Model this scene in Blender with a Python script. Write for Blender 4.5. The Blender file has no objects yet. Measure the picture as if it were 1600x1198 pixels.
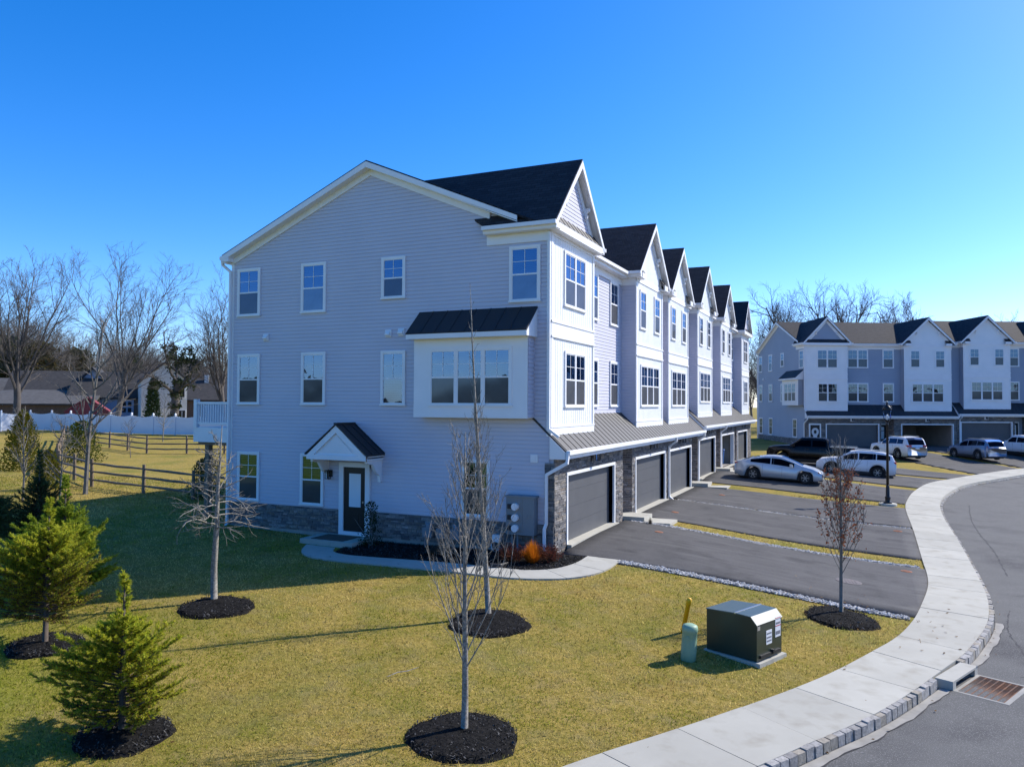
import bpy, bmesh, math, random
import numpy as np
from mathutils import Vector, Matrix
random.seed(7); RNG=np.random.default_rng(7)
scene=bpy.context.scene; COL=scene.collection
# ------------------------------------------------------------------ camera
cam=bpy.data.cameras.new('camera'); camo=bpy.data.objects.new('camera',cam); COL.objects.link(camo)
cam.sensor_width=36; cam.lens=27.0; cam.clip_start=.1; cam.clip_end=3000
CR=[[0.908543,0.006534,0.417739],[0.417759,-0.026488,-0.908172],[0.005131,0.999628,-0.026796]]
CAM=(8.54,-21.6526,4.375)
camo.matrix_world=Matrix([CR[0]+[CAM[0]],CR[1]+[CAM[1]],CR[2]+[CAM[2]],[0,0,0,1]])
scene.camera=camo
# ------------------------------------------------------------------ sky, sun, exposure
EL=math.radians(38.5); SX,SY=.64,.768
SUN=Vector((SX*math.cos(EL),SY*math.cos(EL),math.sin(EL)))
w=bpy.data.worlds.new('World'); scene.world=w; w.use_nodes=True
nt=w.node_tree; nt.nodes.clear()
sky=nt.nodes.new('ShaderNodeTexSky'); sky.sky_type='NISHITA'; sky.sun_disc=False
sky.sun_elevation=EL; sky.sun_rotation=math.atan2(SX,SY); sky.air_density=.82; sky.dust_density=.45; sky.ozone_density=2.8; sky.altitude=50
hs=nt.nodes.new('ShaderNodeHueSaturation'); hs.inputs['Saturation'].default_value=1.4; hs.inputs['Value'].default_value=1.0
bg=nt.nodes.new('ShaderNodeBackground'); bg.inputs['Strength'].default_value=.15
ow=nt.nodes.new('ShaderNodeOutputWorld')
nt.links.new(sky.outputs[0],hs.inputs['Color']); tn=nt.nodes.new('ShaderNodeMix'); tn.data_type='RGBA'; tn.blend_type='MULTIPLY'; tn.inputs['Factor'].default_value=1; tn.inputs['B'].default_value=(1.06,1.08,1.32,1)
nt.links.new(hs.outputs[0],tn.inputs['A']); nt.links.new(tn.outputs['Result'],bg.inputs['Color']); nt.links.new(bg.outputs[0],ow.inputs[0])
sl=bpy.data.lights.new('sun','SUN'); sl.energy=5.0; sl.angle=math.radians(.55); sl.color=(1,.95,.86)
so=bpy.data.objects.new('sun',sl); COL.objects.link(so); so.rotation_euler=SUN.to_track_quat('Z','Y').to_euler()
vs=scene.view_settings; vs.view_transform='Standard'; vs.look='None'; vs.gamma=1; vs.exposure=.4; vs.use_curve_mapping=False
scene.render.engine='CYCLES'; scene.cycles.max_bounces=6; scene.cycles.transparent_max_bounces=12
# ------------------------------------------------------------------ materials
def mat(name,c,rough=.6,c2=None,scale=8.,detail=4.,spec=.4,metal=0.,bump=0.,bscale=60.,attr=False,lo=.35,hi=.65,c3=None,s3=1.2,streak=None,speck=None):
    m=bpy.data.materials.new(name); m.use_nodes=True; t=m.node_tree; N=t.nodes; L=t.links
    b=N['Principled BSDF']; b.inputs['Roughness'].default_value=rough; b.inputs['Metallic'].default_value=metal
    b.inputs['Specular IOR Level'].default_value=spec
    b.inputs['Base Color'].default_value=(*c,1)
    tc=N.new('ShaderNodeTexCoord'); out=None
    def ramp(sc,a,bcol,l,h,det=detail):
        n=N.new('ShaderNodeTexNoise'); n.inputs['Scale'].default_value=sc; n.inputs['Detail'].default_value=det
        L.new(tc.outputs['Object'],n.inputs['Vector'])
        r=N.new('ShaderNodeMapRange'); r.inputs['From Min'].default_value=l; r.inputs['From Max'].default_value=h
        L.new(n.outputs['Fac'],r.inputs['Value'])
        x=N.new('ShaderNodeMix'); x.data_type='RGBA'
        if isinstance(a,tuple): x.inputs['A'].default_value=(*a,1)
        else: L.new(a,x.inputs['A'])
        x.inputs['B'].default_value=(*bcol,1); L.new(r.outputs[0],x.inputs['Factor']); return x.outputs['Result']
    if c2 is not None: out=ramp(scale,c,c2,lo,hi)
    if c3 is not None: out=ramp(s3,out if out is not None else c,c3,.5,.72)
    for kind,cc in (('streak',streak),('speck',speck)):
        if cc is None: continue
        mp=N.new('ShaderNodeMapping'); mp.inputs['Scale'].default_value=(.12,1.5,1) if kind=='streak' else (1,1,1); L.new(tc.outputs['Object'],mp.inputs['Vector'])
        n=N.new('ShaderNodeTexNoise'); n.inputs['Scale'].default_value=1.6 if kind=='streak' else 55; n.inputs['Detail'].default_value=5 if kind=='streak' else 2; L.new(mp.outputs[0],n.inputs['Vector'])
        r=N.new('ShaderNodeMapRange'); r.inputs['From Min'].default_value=.5 if kind=='streak' else .56; r.inputs['From Max'].default_value=.72 if kind=='streak' else .66; r.inputs['To Max'].default_value=.7; L.new(n.outputs['Fac'],r.inputs['Value'])
        x=N.new('ShaderNodeMix'); x.data_type='RGBA'; L.new(r.outputs[0],x.inputs['Factor']); x.inputs['B'].default_value=(*cc,1)
        if out is None: x.inputs['A'].default_value=(*c,1)
        else: L.new(out,x.inputs['A'])
        out=x.outputs['Result']
    if attr:
        a=N.new('ShaderNodeAttribute'); a.attribute_name='Col'
        if out is None: out=a.outputs['Color']
        else:
            x=N.new('ShaderNodeMix'); x.data_type='RGBA'; x.blend_type='MULTIPLY'; x.inputs['Factor'].default_value=1
            L.new(a.outputs['Color'],x.inputs['A']); L.new(out,x.inputs['B']); out=x.outputs['Result']
    if out is not None: L.new(out,b.inputs['Base Color'])
    if bump:
        n=N.new('ShaderNodeTexNoise'); n.inputs['Scale'].default_value=bscale; n.inputs['Detail'].default_value=5
        L.new(tc.outputs['Object'],n.inputs['Vector'])
        bp=N.new('ShaderNodeBump'); bp.inputs['Strength'].default_value=bump; bp.inputs['Distance'].default_value=.02
        L.new(n.outputs['Fac'],bp.inputs['Height']); L.new(bp.outputs[0],b.inputs['Normal'])
    return m
def shingle(name,axis,c1,c2):
    m=mat(name,c1,.85,spec=.25); t=m.node_tree; N=t.nodes; L=t.links; b=N['Principled BSDF']
    tc=N.new('ShaderNodeTexCoord'); sp=N.new('ShaderNodeSeparateXYZ'); cb=N.new('ShaderNodeCombineXYZ')
    L.new(tc.outputs['Object'],sp.inputs[0]); L.new(sp.outputs['Y' if axis=='Y' else 'X'],cb.inputs['X']); L.new(sp.outputs['X' if axis=='Y' else 'Y'],cb.inputs['Y'])
    br=N.new('ShaderNodeTexBrick'); br.inputs['Scale'].default_value=1; br.inputs['Brick Width'].default_value=.32; br.inputs['Row Height'].default_value=.13 if axis=='Y' else .1
    br.inputs['Mortar Size'].default_value=.008; br.inputs['Color1'].default_value=(*c1,1); br.inputs['Color2'].default_value=(*c2,1); br.inputs['Mortar'].default_value=(c1[0]*.5,c1[1]*.5,c1[2]*.5,1)
    br.offset=.5; br.inputs['Bias'].default_value=-.1
    L.new(cb.outputs[0],br.inputs['Vector']); L.new(br.outputs['Color'],b.inputs['Base Color'])
    n=N.new('ShaderNodeTexNoise'); n.inputs['Scale'].default_value=25; L.new(tc.outputs['Object'],n.inputs['Vector'])
    bp=N.new('ShaderNodeBump'); bp.inputs['Strength'].default_value=.5; bp.inputs['Distance'].default_value=.02; L.new(n.outputs['Fac'],bp.inputs['Height']); L.new(bp.outputs[0],b.inputs['Normal'])
    return m
def glassmat(name,tint,fac):
    m=bpy.data.materials.new(name); m.use_nodes=True; t=m.node_tree; N=t.nodes; L=t.links; N.clear()
    o=N.new('ShaderNodeOutputMaterial'); mx=N.new('ShaderNodeMixShader'); tr=N.new('ShaderNodeBsdfTransparent'); gl=N.new('ShaderNodeBsdfGlossy')
    tr.inputs[0].default_value=(*tint,1); gl.inputs['Roughness'].default_value=.015; gl.inputs[0].default_value=(.44,.66,1,1)
    lw=N.new('ShaderNodeLayerWeight'); lw.inputs['Blend'].default_value=fac
    tc=N.new('ShaderNodeTexCoord'); n=N.new('ShaderNodeTexNoise'); n.inputs['Scale'].default_value=1.3; n.inputs['Detail'].default_value=1; L.new(tc.outputs['Object'],n.inputs['Vector'])
    bp=N.new('ShaderNodeBump'); bp.inputs['Strength'].default_value=.08; bp.inputs['Distance'].default_value=.05; L.new(n.outputs['Fac'],bp.inputs['Height']); L.new(bp.outputs[0],gl.inputs['Normal'])
    L.new(lw.outputs['Fresnel'],mx.inputs[0]); L.new(tr.outputs[0],mx.inputs[1]); L.new(gl.outputs[0],mx.inputs[2]); L.new(mx.outputs[0],o.inputs[0])
    return m
def screenmat(name,c,f):
    m=mat(name,c,.5,tuple(k*1.6 for k in c),1.3,spec=.2); t=m.node_tree; N=t.nodes; L=t.links; o=[n for n in N if n.type=='OUTPUT_MATERIAL'][0]
    mx=N.new('ShaderNodeMixShader'); mx.inputs[0].default_value=f; g=N.new('ShaderNodeBsdfGlossy'); g.inputs[0].default_value=(.45,.65,.95,1); g.inputs['Roughness'].default_value=.06
    L.new(N['Principled BSDF'].outputs[0],mx.inputs[1]); L.new(g.outputs[0],mx.inputs[2]); L.new(mx.outputs[0],o.inputs[0]); return m
M={}
M['siding']=mat('siding',(.53,.52,.585),.55,(.56,.55,.615),.5,spec=.35)
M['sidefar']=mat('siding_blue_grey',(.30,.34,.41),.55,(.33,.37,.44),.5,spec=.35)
M['white']=mat('white_trim',(.76,.76,.76),.5,(.80,.80,.80),1.5,spec=.4)
M['board']=mat('white_board',(.76,.77,.76),.5,(.81,.81,.80),1.,spec=.35)
M['vinyl']=mat('vinyl_white',(.74,.75,.76),.4,(.79,.80,.81),2.,spec=.45)
M['stone']=mat('ledge_stone',(.75,.75,.75),.85,(1.15,1.15,1.15),14.,spec=.25,bump=.5,bscale=40,attr=True)
M['mortar']=mat('mortar',(.16,.15,.14),.95,(.22,.21,.2),20)
M['concrete']=mat('concrete',(.415,.395,.335),.85,(.46,.44,.375),1.1,spec=.25,bump=.1,bscale=120,c3=(.385,.365,.305),s3=3.5)
M['gutterconc']=mat('gutter_concrete',(.33,.31,.27),.9,(.25,.235,.205),3)
M['seam']=mat('tar_seam',(.03,.028,.03),.8)
M['gravelbed']=mat('gravel_bed',(.05,.048,.045),.95,(.09,.085,.08),30)
M['garagein']=mat('garage_plaster',(.27,.25,.22),.8,(.31,.285,.255),2)
M['slab']=mat('pavement_slab',(.415,.395,.335),.85,(.46,.44,.375),1.1,spec=.25,bump=.1,bscale=120,c3=(.36,.335,.275),s3=2.2,attr=True)
M['found']=mat('foundation_concrete',(.27,.26,.23),.9,(.34,.32,.28),3)
M['shY']=shingle('shingles','Y',(.020,.019,.021),(.036,.034,.035))
M['shX']=shingle('shingles_cross','X',(.022,.022,.026),(.04,.039,.043))
M['metalroof']=mat('black_metal_roof',(.012,.012,.014),.6,spec=.5)
M['metalroof'].node_tree.nodes['Principled BSDF'].inputs['IOR'].default_value=1.6
M['garage']=mat('grey_door',(.085,.087,.092),.45,(.095,.097,.102),1.5,spec=.4,bump=.06,bscale=200)
M['black']=mat('black_paint',(.012,.012,.013),.4)
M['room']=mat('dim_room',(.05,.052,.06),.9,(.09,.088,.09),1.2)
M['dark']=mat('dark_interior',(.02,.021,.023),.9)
M['blind']=None
M['glass']=glassmat('window_glass',(.34,.47,.60),.6)
M['clear']=glassmat('clear_glass',(.9,.92,.93),.15)
M['carglass']=glassmat('car_glass',(.06,.07,.08),.12)
M['screen']=mat('insect_screen',(.055,.057,.06),.5,(.085,.087,.09),1.4,spec=.35)
M['screen']=screenmat('insect_screen',(.035,.036,.038),.06); M['screenb']=screenmat('insect_screen_blind',(.07,.10,.135),.10)
M['screenlit']=mat('pale_blind_glass',(.26,.33,.40),.3,(.32,.38,.45),1.4,spec=.6)
M['frost']=mat('frosted_glass',(.68,.74,.78),.3,spec=.6)
M['door']=mat('black_door',(.014,.013,.014),.35)
M['asphalt']=mat('asphalt',(.098,.096,.09),.9,(.122,.119,.11),.55,spec=.3,bump=.35,bscale=90,c3=(.06,.058,.057),s3=.55,speck=(.24,.23,.22))
M['drive']=mat('driveway_asphalt',(.06,.057,.056),.88,(.076,.072,.07),.5,spec=.3,bump=.3,bscale=90,c3=(.036,.034,.034),s3=1.1,streak=(.105,.10,.095),speck=(.14,.135,.13))
M['mulch']=mat('mulch',(.007,.0065,.006),.97,(.018,.0165,.015),18,spec=.1,bump=1.,bscale=30,attr=False)
M['chip']=mat('mulch_chips',(1,1,1),.95,attr=True,spec=.08)
M['gravel']=mat('gravel',(1,1,1),.85,attr=True,spec=.25)
M['blade']=mat('grass_blades',(1,1,1),.8,attr=True,spec=.15)
M['leafy']=mat('needles',(1,1,1),.75,attr=True,spec=.08)
M['bark']=mat('grey_bark',(.13,.12,.105),.9,(.2,.185,.165),9,bump=.5,bscale=30)
M['barkspruce']=mat('spruce_bark',(.07,.055,.042),.95,(.11,.085,.065),9)
M['barkpale']=mat('pale_bark',(.31,.285,.245),.9,(.15,.135,.11),22,bump=.6,bscale=45)
M['barkfar']=mat('far_bark',(.08,.07,.062),.95,(.12,.105,.095),2)
M['barkwood']=mat('woods_bark',(.14,.12,.10),.95,(.19,.165,.14),2)
M['ivy']=mat('ivy',(1,1,1),.7,attr=True,spec=.25)
M['wood']=mat('weathered_wood',(.16,.12,.085),.9,(.23,.18,.13),6,bump=.4,bscale=25)
M['tgreen']=mat('dark_green_paint',(.022,.034,.024),.35,(.027,.04,.028),2.,spec=.5)
M['tgreentop']=mat('green_lid',(.05,.085,.085),.28,spec=.8)
M['mint']=mat('mint_plastic',(.23,.36,.235),.5,(.27,.40,.27),3)
M['yellow']=mat('yellow_plastic',(.85,.45,.012),.45)
M['rust']=mat('rusty_iron',(.19,.075,.028),.85,(.07,.04,.028),3)
M['iron']=mat('grey_iron',(.10,.09,.085),.7,(.15,.12,.11),9)
M['orange']=mat('orange_cover',(.35,.12,.05),.8,(.20,.10,.06),9)
M['pgrey']=mat('grey_metal_box',(.17,.20,.22),.45,spec=.5)
M['sticker']=mat('sticker',(.72,.72,.72),.6)
M['ink']=mat('ink',(.18,.18,.2),.7)
M['redink']=mat('red_ink',(.5,.04,.04),.7)
M['silver']=mat('silver',(.5,.5,.5),.3,metal=.9)
M['tyre']=mat('tyre',(.015,.015,.016),.85)
M['alloy']=mat('alloy',(.36,.37,.39),.35,metal=.7)
M['plastic']=mat('black_plastic',(.018,.018,.02),.55)
M['redlamp']=mat('red_lamp',(.42,.01,.015),.2,spec=.7)
M['headlamp']=mat('headlamp',(.5,.53,.56),.12,spec=.8)
M['blue']=mat('blue_plastic',(.015,.07,.22),.5)
M['roofgrey']=mat('grey_shingles',(.075,.072,.07),.9,(.10,.098,.095),2.5,bump=.4,bscale=15)
M['roofdark']=mat('dark_shingles',(.035,.034,.034),.9,(.05,.047,.046),2.5,bump=.4,bscale=15)
M['red']=mat('red_shed',(.27,.05,.05),.7,(.22,.04,.04),3)
M['bluewall']=mat('blue_siding',(.24,.32,.46),.7)
M['whitewall']=mat('white_siding',(.62,.62,.58),.7,(.56,.56,.53),2)
M['brickwall']=mat('brown_wall',(.10,.075,.06),.9,(.14,.10,.08),6)
M['fencew']=mat('white_vinyl_fence',(.70,.72,.75),.45,(.66,.68,.72),1.,spec=.4)
M['doormat']=mat('brown_mat',(.10,.075,.055),.95)
M['drygrass']=mat('dry_tuft',(1,1,1),.85,attr=True,spec=.1)
for k_ in ('leafy','blade','drygrass'):
    t_=M[k_].node_tree; b_=t_.nodes['Principled BSDF']; tl=t_.nodes.new('ShaderNodeBsdfTranslucent'); mx_=t_.nodes.new('ShaderNodeMixShader'); mx_.inputs[0].default_value=.5
    src=b_.inputs['Base Color'].links[0].from_socket; t_.links.new(src,tl.inputs[0]); t_.links.new(b_.outputs[0],mx_.inputs[1]); t_.links.new(tl.outputs[0],mx_.inputs[2]); t_.links.new(mx_.outputs[0],[n for n in t_.nodes if n.type=='OUTPUT_MATERIAL'][0].inputs[0])
def blindmat():
    m=mat('blind',(.62,.65,.66),.6); t=m.node_tree; N=t.nodes; L=t.links; b=N['Principled BSDF']
    tc=N.new('ShaderNodeTexCoord'); wv=N.new('ShaderNodeTexWave'); wv.bands_direction='Z'; wv.inputs['Scale'].default_value=5.2
    L.new(tc.outputs['Object'],wv.inputs['Vector']); bp=N.new('ShaderNodeBump'); bp.inputs['Distance'].default_value=.05; bp.inputs['Strength'].default_value=1.
    L.new(wv.outputs['Fac'],bp.inputs['Height']); L.new(bp.outputs[0],b.inputs['Normal'])
    cr=N.new('ShaderNodeMapRange'); cr.inputs['From Min'].default_value=.1; cr.inputs['From Max'].default_value=.45; L.new(wv.outputs['Fac'],cr.inputs['Value'])
    x=N.new('ShaderNodeMix'); x.data_type='RGBA'; x.inputs['A'].default_value=(.10,.11,.12,1); x.inputs['B'].default_value=(.5,.54,.56,1); L.new(cr.outputs[0],x.inputs['Factor']); L.new(x.outputs['Result'],b.inputs['Base Color'])
    return m
M['blind']=blindmat()
# ------------------------------------------------------------------ mesh helpers
def Vd(a): return Vector(a)
class MB:
    def __init__(s): s.v=[]; s.f=[]; s.c=[]; s.m=[]; s.cur=0; s.col=None
    def face(s,pts,col=None):
        i=len(s.v); s.v.extend(pts); s.f.append(tuple(range(i,i+len(pts)))); s.c.append(col or s.col); s.m.append(s.cur)
    def poly(s,verts,faces,col=None):
        i=len(s.v); s.v.extend(verts)
        for f in faces: s.f.append(tuple(i+k for k in f)); s.c.append(col or s.col); s.m.append(s.cur)
    def hexa(s,p,col=None):   # p: 4 bottom, 4 top (ccw)
        s.poly(p,[(3,2,1,0),(4,5,6,7),(0,1,5,4),(1,2,6,5),(2,3,7,6),(3,0,4,7)],col)
    def box(s,x0,x1,y0,y1,z0,z1,col=None):
        s.hexa([(x0,y0,z0),(x1,y0,z0),(x1,y1,z0),(x0,y1,z0),(x0,y0,z1),(x1,y0,z1),(x1,y1,z1),(x0,y1,z1)],col)
    def fbox(s,F,u0,u1,n0,n1,z0,z1,col=None):  # F=(origin,U,N)
        p=[F3(F,u,n,z) for z in (z0,z1) for u,n in ((u0,n0),(u1,n0),(u1,n1),(u0,n1))]
        s.hexa(p,col)
    def prism(s,poly,ax,a0,a1,col=None):   # poly in the two other axes, extruded along ax
        def P(q,a):
            return (a,q[0],q[1]) if ax=='x' else (q[0],a,q[1]) if ax=='y' else (q[0],q[1],a)
        n=len(poly); s.poly([P(q,a0) for q in poly]+[P(q,a1) for q in poly],[tuple(range(n)),tuple(range(2*n-1,n-1,-1))]+[(i,(i+1)%n,n+(i+1)%n,n+i) for i in range(n)],col)
    def beam(s,a,b,w,h,up=(0,0,1),col=None):
        a=Vector(a);b=Vector(b);d=(b-a).normalized();u=Vector(up); sd=d.cross(u)
        if sd.length<1e-4: sd=d.cross(Vector((1,0,0)))
        sd.normalize(); u=sd.cross(d).normalized(); sd=sd*w/2; u=u*h/2
        s.hexa([tuple(a-sd-u),tuple(a+sd-u),tuple(b+sd-u),tuple(b-sd-u),tuple(a-sd+u),tuple(a+sd+u),tuple(b+sd+u),tuple(b-sd+u)],col)
    def tube(s,pts,rads,n=6,cap=True,col=None):
        rings=[];P=[Vector(p) for p in pts]; base=len(s.v); prev=None
        for i,p in enumerate(P):
            d=(P[min(i+1,len(P)-1)]-P[max(i-1,0)])
            if d.length<1e-9: d=Vector((0,0,1))
            d.normalize()
            if prev is None:
                a=d.cross(Vector((0,0,1)) if abs(d.z)<.9 else Vector((1,0,0)))
            else: a=prev-d*prev.dot(d)
            if a.length<1e-6: a=d.orthogonal()
            a.normalize(); prev=a; b=d.cross(a); r=rads[i]
            for k in range(n):
                t=2*math.pi*k/n; q=p+(a*math.cos(t)+b*math.sin(t))*r; s.v.append((q.x,q.y,q.z))
        for i in range(len(P)-1):
            for k in range(n):
                s.f.append((base+i*n+k,base+i*n+(k+1)%n,base+(i+1)*n+(k+1)%n,base+(i+1)*n+k)); s.c.append(col or s.col); s.m.append(s.cur)
        if cap:
            for o in (0,(len(P)-1)*n):
                s.f.append(tuple(base+o+k for k in range(n))); s.c.append(col or s.col); s.m.append(s.cur)
    def lathe(s,prof,c=(0,0,0),n=20,col=None):  # prof [(r,z)]
        s.tube([(c[0],c[1],c[2]+z+i*1e-5) for i,(r,z) in enumerate(prof)],[r for r,z in prof],n,True,col) if False else s._lathe(prof,c,n,col)
    def _lathe(s,prof,c,n,col):
        b=len(s.v)
        for r,z in prof:
            for k in range(n):
                t=2*math.pi*k/n; s.v.append((c[0]+r*math.cos(t),c[1]+r*math.sin(t),c[2]+z))
        for i in range(len(prof)-1):
            for k in range(n):
                s.f.append((b+i*n+k,b+i*n+(k+1)%n,b+(i+1)*n+(k+1)%n,b+(i+1)*n+k)); s.c.append(col or s.col); s.m.append(s.cur)
        s.f.append(tuple(b+k for k in range(n))[::-1]); s.c.append(col or s.col); s.m.append(s.cur)
        o=b+(len(prof)-1)*n; s.f.append(tuple(o+k for k in range(n))); s.c.append(col or s.col); s.m.append(s.cur)
    def mesh(s,name,mats,smooth=False):
        me=bpy.data.meshes.new(name); me.from_pydata([tuple(p) for p in s.v],[],s.f)
        for mm in (mats if isinstance(mats,(list,tuple)) else [mats]): me.materials.append(M[mm] if isinstance(mm,str) else mm)
        if any(s.m): me.polygons.foreach_set('material_index',s.m)
        if any(c is not None for c in s.c):
            a=me.color_attributes.new('Col','FLOAT_COLOR','CORNER'); lens=[len(f) for f in s.f]
            arr=np.repeat(np.array([(*(c or (.5,.5,.5)),1.) for c in s.c],dtype=np.float32),lens,axis=0); a.data.foreach_set('color',arr.ravel())
        if smooth: me.polygons.foreach_set('use_smooth',[True]*len(s.f))
        me.update(); return me
    def build(s,name,mats,parent=None,smooth=False):
        return link(name,s.mesh(name,mats,smooth),parent)
def F3(F,u,n,z):
    o,U,Nn=F; return (o[0]+U[0]*u+Nn[0]*n,o[1]+U[1]*u+Nn[1]*n,o[2]+z)
def link(name,me,parent=None):
    o=bpy.data.objects.new(name,me); COL.objects.link(o)
    if parent: o.parent=parent
    return o
def tag(o,label=None,cat=None,group=None,kind=None):
    if label: o['label']=label
    if cat: o['category']=cat
    if group: o['group']=group
    if kind: o['kind']=kind
    return o
def thing(name,label,cat,loc=(0,0,0),rz=0,group=None):
    o=bpy.data.objects.new(name,None); COL.objects.link(o); o.location=loc; o.rotation_euler=(0,0,rz); o.empty_display_size=.2
    return tag(o,label,cat,group)
def dup(o,parent=None,loc=None,rz=None,sc=None,label=None,group=None):
    c=o.copy(); COL.objects.link(c)
    if parent: c.parent=parent
    if loc is not None: c.location=loc
    if rz is not None: c.rotation_euler=(0,0,rz)
    if sc is not None: c.scale=(sc,)*3 if not isinstance(sc,tuple) else sc
    if label: c['label']=label
    if group: c['group']=group
    for ch in [k for k in o.children]: dup(ch,c)
    return c
# ------------------------------------------------------------------ terrain heights
CP=np.array([(-12.9,0,-.14),(-9,0,-.24),(-6.7,0,-.27),(-4.4,0,-.25),(-1.5,0,-.2),(0,0,-.15),(2.4,0,-.2),(6.1,0,-.55),(9.6,0,-.9),(8,-5.5,-.88),(5,-11.5,-.84),(2,-16,-.8),(13,-8,-.9),(16,0,-.95),
(10.2,7.2,-.97),(5.3,7.2,-.6),(10.23,14.5,-.74),(4.5,14.5,-.4),(10.26,20.6,-.62),(5.4,20.6,-.36),(10,28.5,-.35),(12.5,36,-.35),(15,42,-.32),(19.5,48,-.3),(25,52,-.25),
(0.3,3.5,-.05),(.3,10,-.05),(.3,18,-.05),(.3,20.9,-.03),(.3,21.8,.14),(.3,22.6,.17),(.3,30,.18),(.3,41,.2),(5.2,24.5,.03),(5.2,32,.05),(5.4,41,.1),(9,33,-.15),
(18,10,-.95),(20,20,-.7),(24,36,-.5),(30,45,-.3),
(-5,-8,-.38),(.3,-5,-.5),(3,-11.3,-.78),(-2,-14,-.68),(-8,-14,-.45),(4.8,-4.5,-.72),(-4,-20,-.8),(-14,-12,-.15),
(-21,0,.3),(-25,3,.48),(-30,5.5,.55),(-38,18,.6),(-50,24,1.0),(-58,24,1.35),(-48,29,1.3),(-42,29,1.3),(-75,45,1.6),(-100,60,1.9),(-16,8,.1),(-20,20,.4),(-15,40,.5),(-60,5,1.0),(-30,-10,.4),
(3.5,56,.5),(14,61.3,.55),(25,66.7,.6),(9,50,.25),(18,56,.25),(0,80,.8),(-40,80,1.2),(40,80,.8),(120,0,0),(0,-120,-.5),(-250,100,2.5),(0,250,2),(200,200,1),(-150,-80,1)],float)
def _k(r): return np.where(r>1e-9,r*r*np.log(r+1e-9),0)
def _fit():
    n=len(CP);P=CP[:,:2]/20.
    r=np.linalg.norm(P[:,None]-P[None],axis=2)
    A=np.zeros((n+3,n+3));A[:n,:n]=_k(r)+np.eye(n)*.003;A[:n,n]=1;A[:n,n+1:]=P;A[n,:n]=1;A[n+1:,:n]=P.T
    b=np.zeros(n+3);b[:n]=CP[:,2];return np.linalg.solve(A,b),P
_W,_P=_fit()
def G(x,y):
    x=np.atleast_1d(np.asarray(x,float)).ravel();y=np.atleast_1d(np.asarray(y,float)).ravel()
    Q=np.stack([x,y],1)/20.
    out=np.empty(len(x))
    for i in range(0,len(x),20000):
        q=Q[i:i+20000];r=np.linalg.norm(q[:,None]-_P[None],axis=2)
        out[i:i+20000]=_k(r)@_W[:-3]+_W[-3]+q@_W[-2:]
    return out
def g1(x,y): return float(G(x,y)[0])
# ------------------------------------------------------------------ townhouse rows
WCACHE={}; WR=random.Random(8)
def window(parent,loc,rz,w,h,ncol=1,low='screen',cas=.085,frontn=.05):
    """double-hung window, x along wall, -y outward; loc = lower left corner on the wall"""
    var=WR.choice((0,0,1,2,3)); key=(round(w,3),round(h,3),ncol,low,var)
    if key not in WCACHE:
        fr=MB(); gl=MB(); sc=MB(); bl=MB(); n=-frontn
        fr.box(0,w,n,0,h-cas,h); fr.box(-.02,w+.02,n-.02,0,-.0,.06)
        fr.box(0,cas,n+.002,0,.06,h-cas); fr.box(w-cas,w,n+.002,0,.06,h-cas)
        iw=(w-2*cas-(ncol-1)*.09)/ncol; mid=(.06+h-cas)/2
        for k in range(ncol):
            x0=cas+k*(iw+.09); x1=x0+iw
            if k: fr.box(x0-.09,x0,n+.004,0,.06,h-cas)
            fr.box(x0,x1,n+.008,-.002,mid-.025,mid+.025)
            fr.box(x0,x1,n+.014,-.002,h-cas-.03,h-cas); fr.box(x0,x1,n+.014,-.002,.06,.1)
            for s in (0,1):
                xx=x0 if s==0 else x1-.03; fr.box(xx,xx+.03,n+.012,-.002,.1,mid-.025); fr.box(xx,xx+.03,n+.012,-.002,mid+.025,h-cas-.03)
            xm=(x0+x1)/2; zm=(mid+h-cas)/2
            fr.box(xm-.008,xm+.008,-.034,-.026,mid+.025,h-cas-.03); fr.box(x0+.03,x1-.03,-.0335,-.0265,zm-.008,zm+.008)
            gl.face([(x0+.02,-.024,mid),(x1-.02,-.024,mid),(x1-.02,-.024,h-cas),(x0+.02,-.024,h-cas)])
            if low=='blind': gl.face([(x0+.02,-.024,.08),(x1-.02,-.024,.08),(x1-.02,-.024,mid),(x0+.02,-.024,mid)])
            else: sc.face([(x0+.02,-.03,.08),(x1-.02,-.03,.08),(x1-.02,-.03,mid),(x0+.02,-.03,mid)])
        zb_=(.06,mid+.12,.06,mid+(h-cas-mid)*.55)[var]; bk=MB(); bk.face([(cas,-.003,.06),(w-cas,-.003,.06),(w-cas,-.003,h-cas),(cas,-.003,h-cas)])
        for k in range(ncol):
            x0=cas+k*(iw+.09); z_=max(.06,zb_+(.0 if k==0 or zb_<.1 else WR.choice((0,0,.1,-.15)))); bl.face([(x0,-.007,z_),(x0+iw,-.007,z_),(x0+iw,-.007,h-cas),(x0,-.007,h-cas)])
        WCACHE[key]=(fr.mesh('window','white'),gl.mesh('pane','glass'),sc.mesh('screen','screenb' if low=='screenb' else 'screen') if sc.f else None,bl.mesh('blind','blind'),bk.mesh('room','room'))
    a,b,c,d,e_=WCACHE[key]
    o=link('window',a,parent); o.location=loc; o.rotation_euler=(0,0,rz)
    link('pane',b,o); link('blind',d,o); link('room',e_,o)
    if c: link('screen',c,o)
    return o
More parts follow.
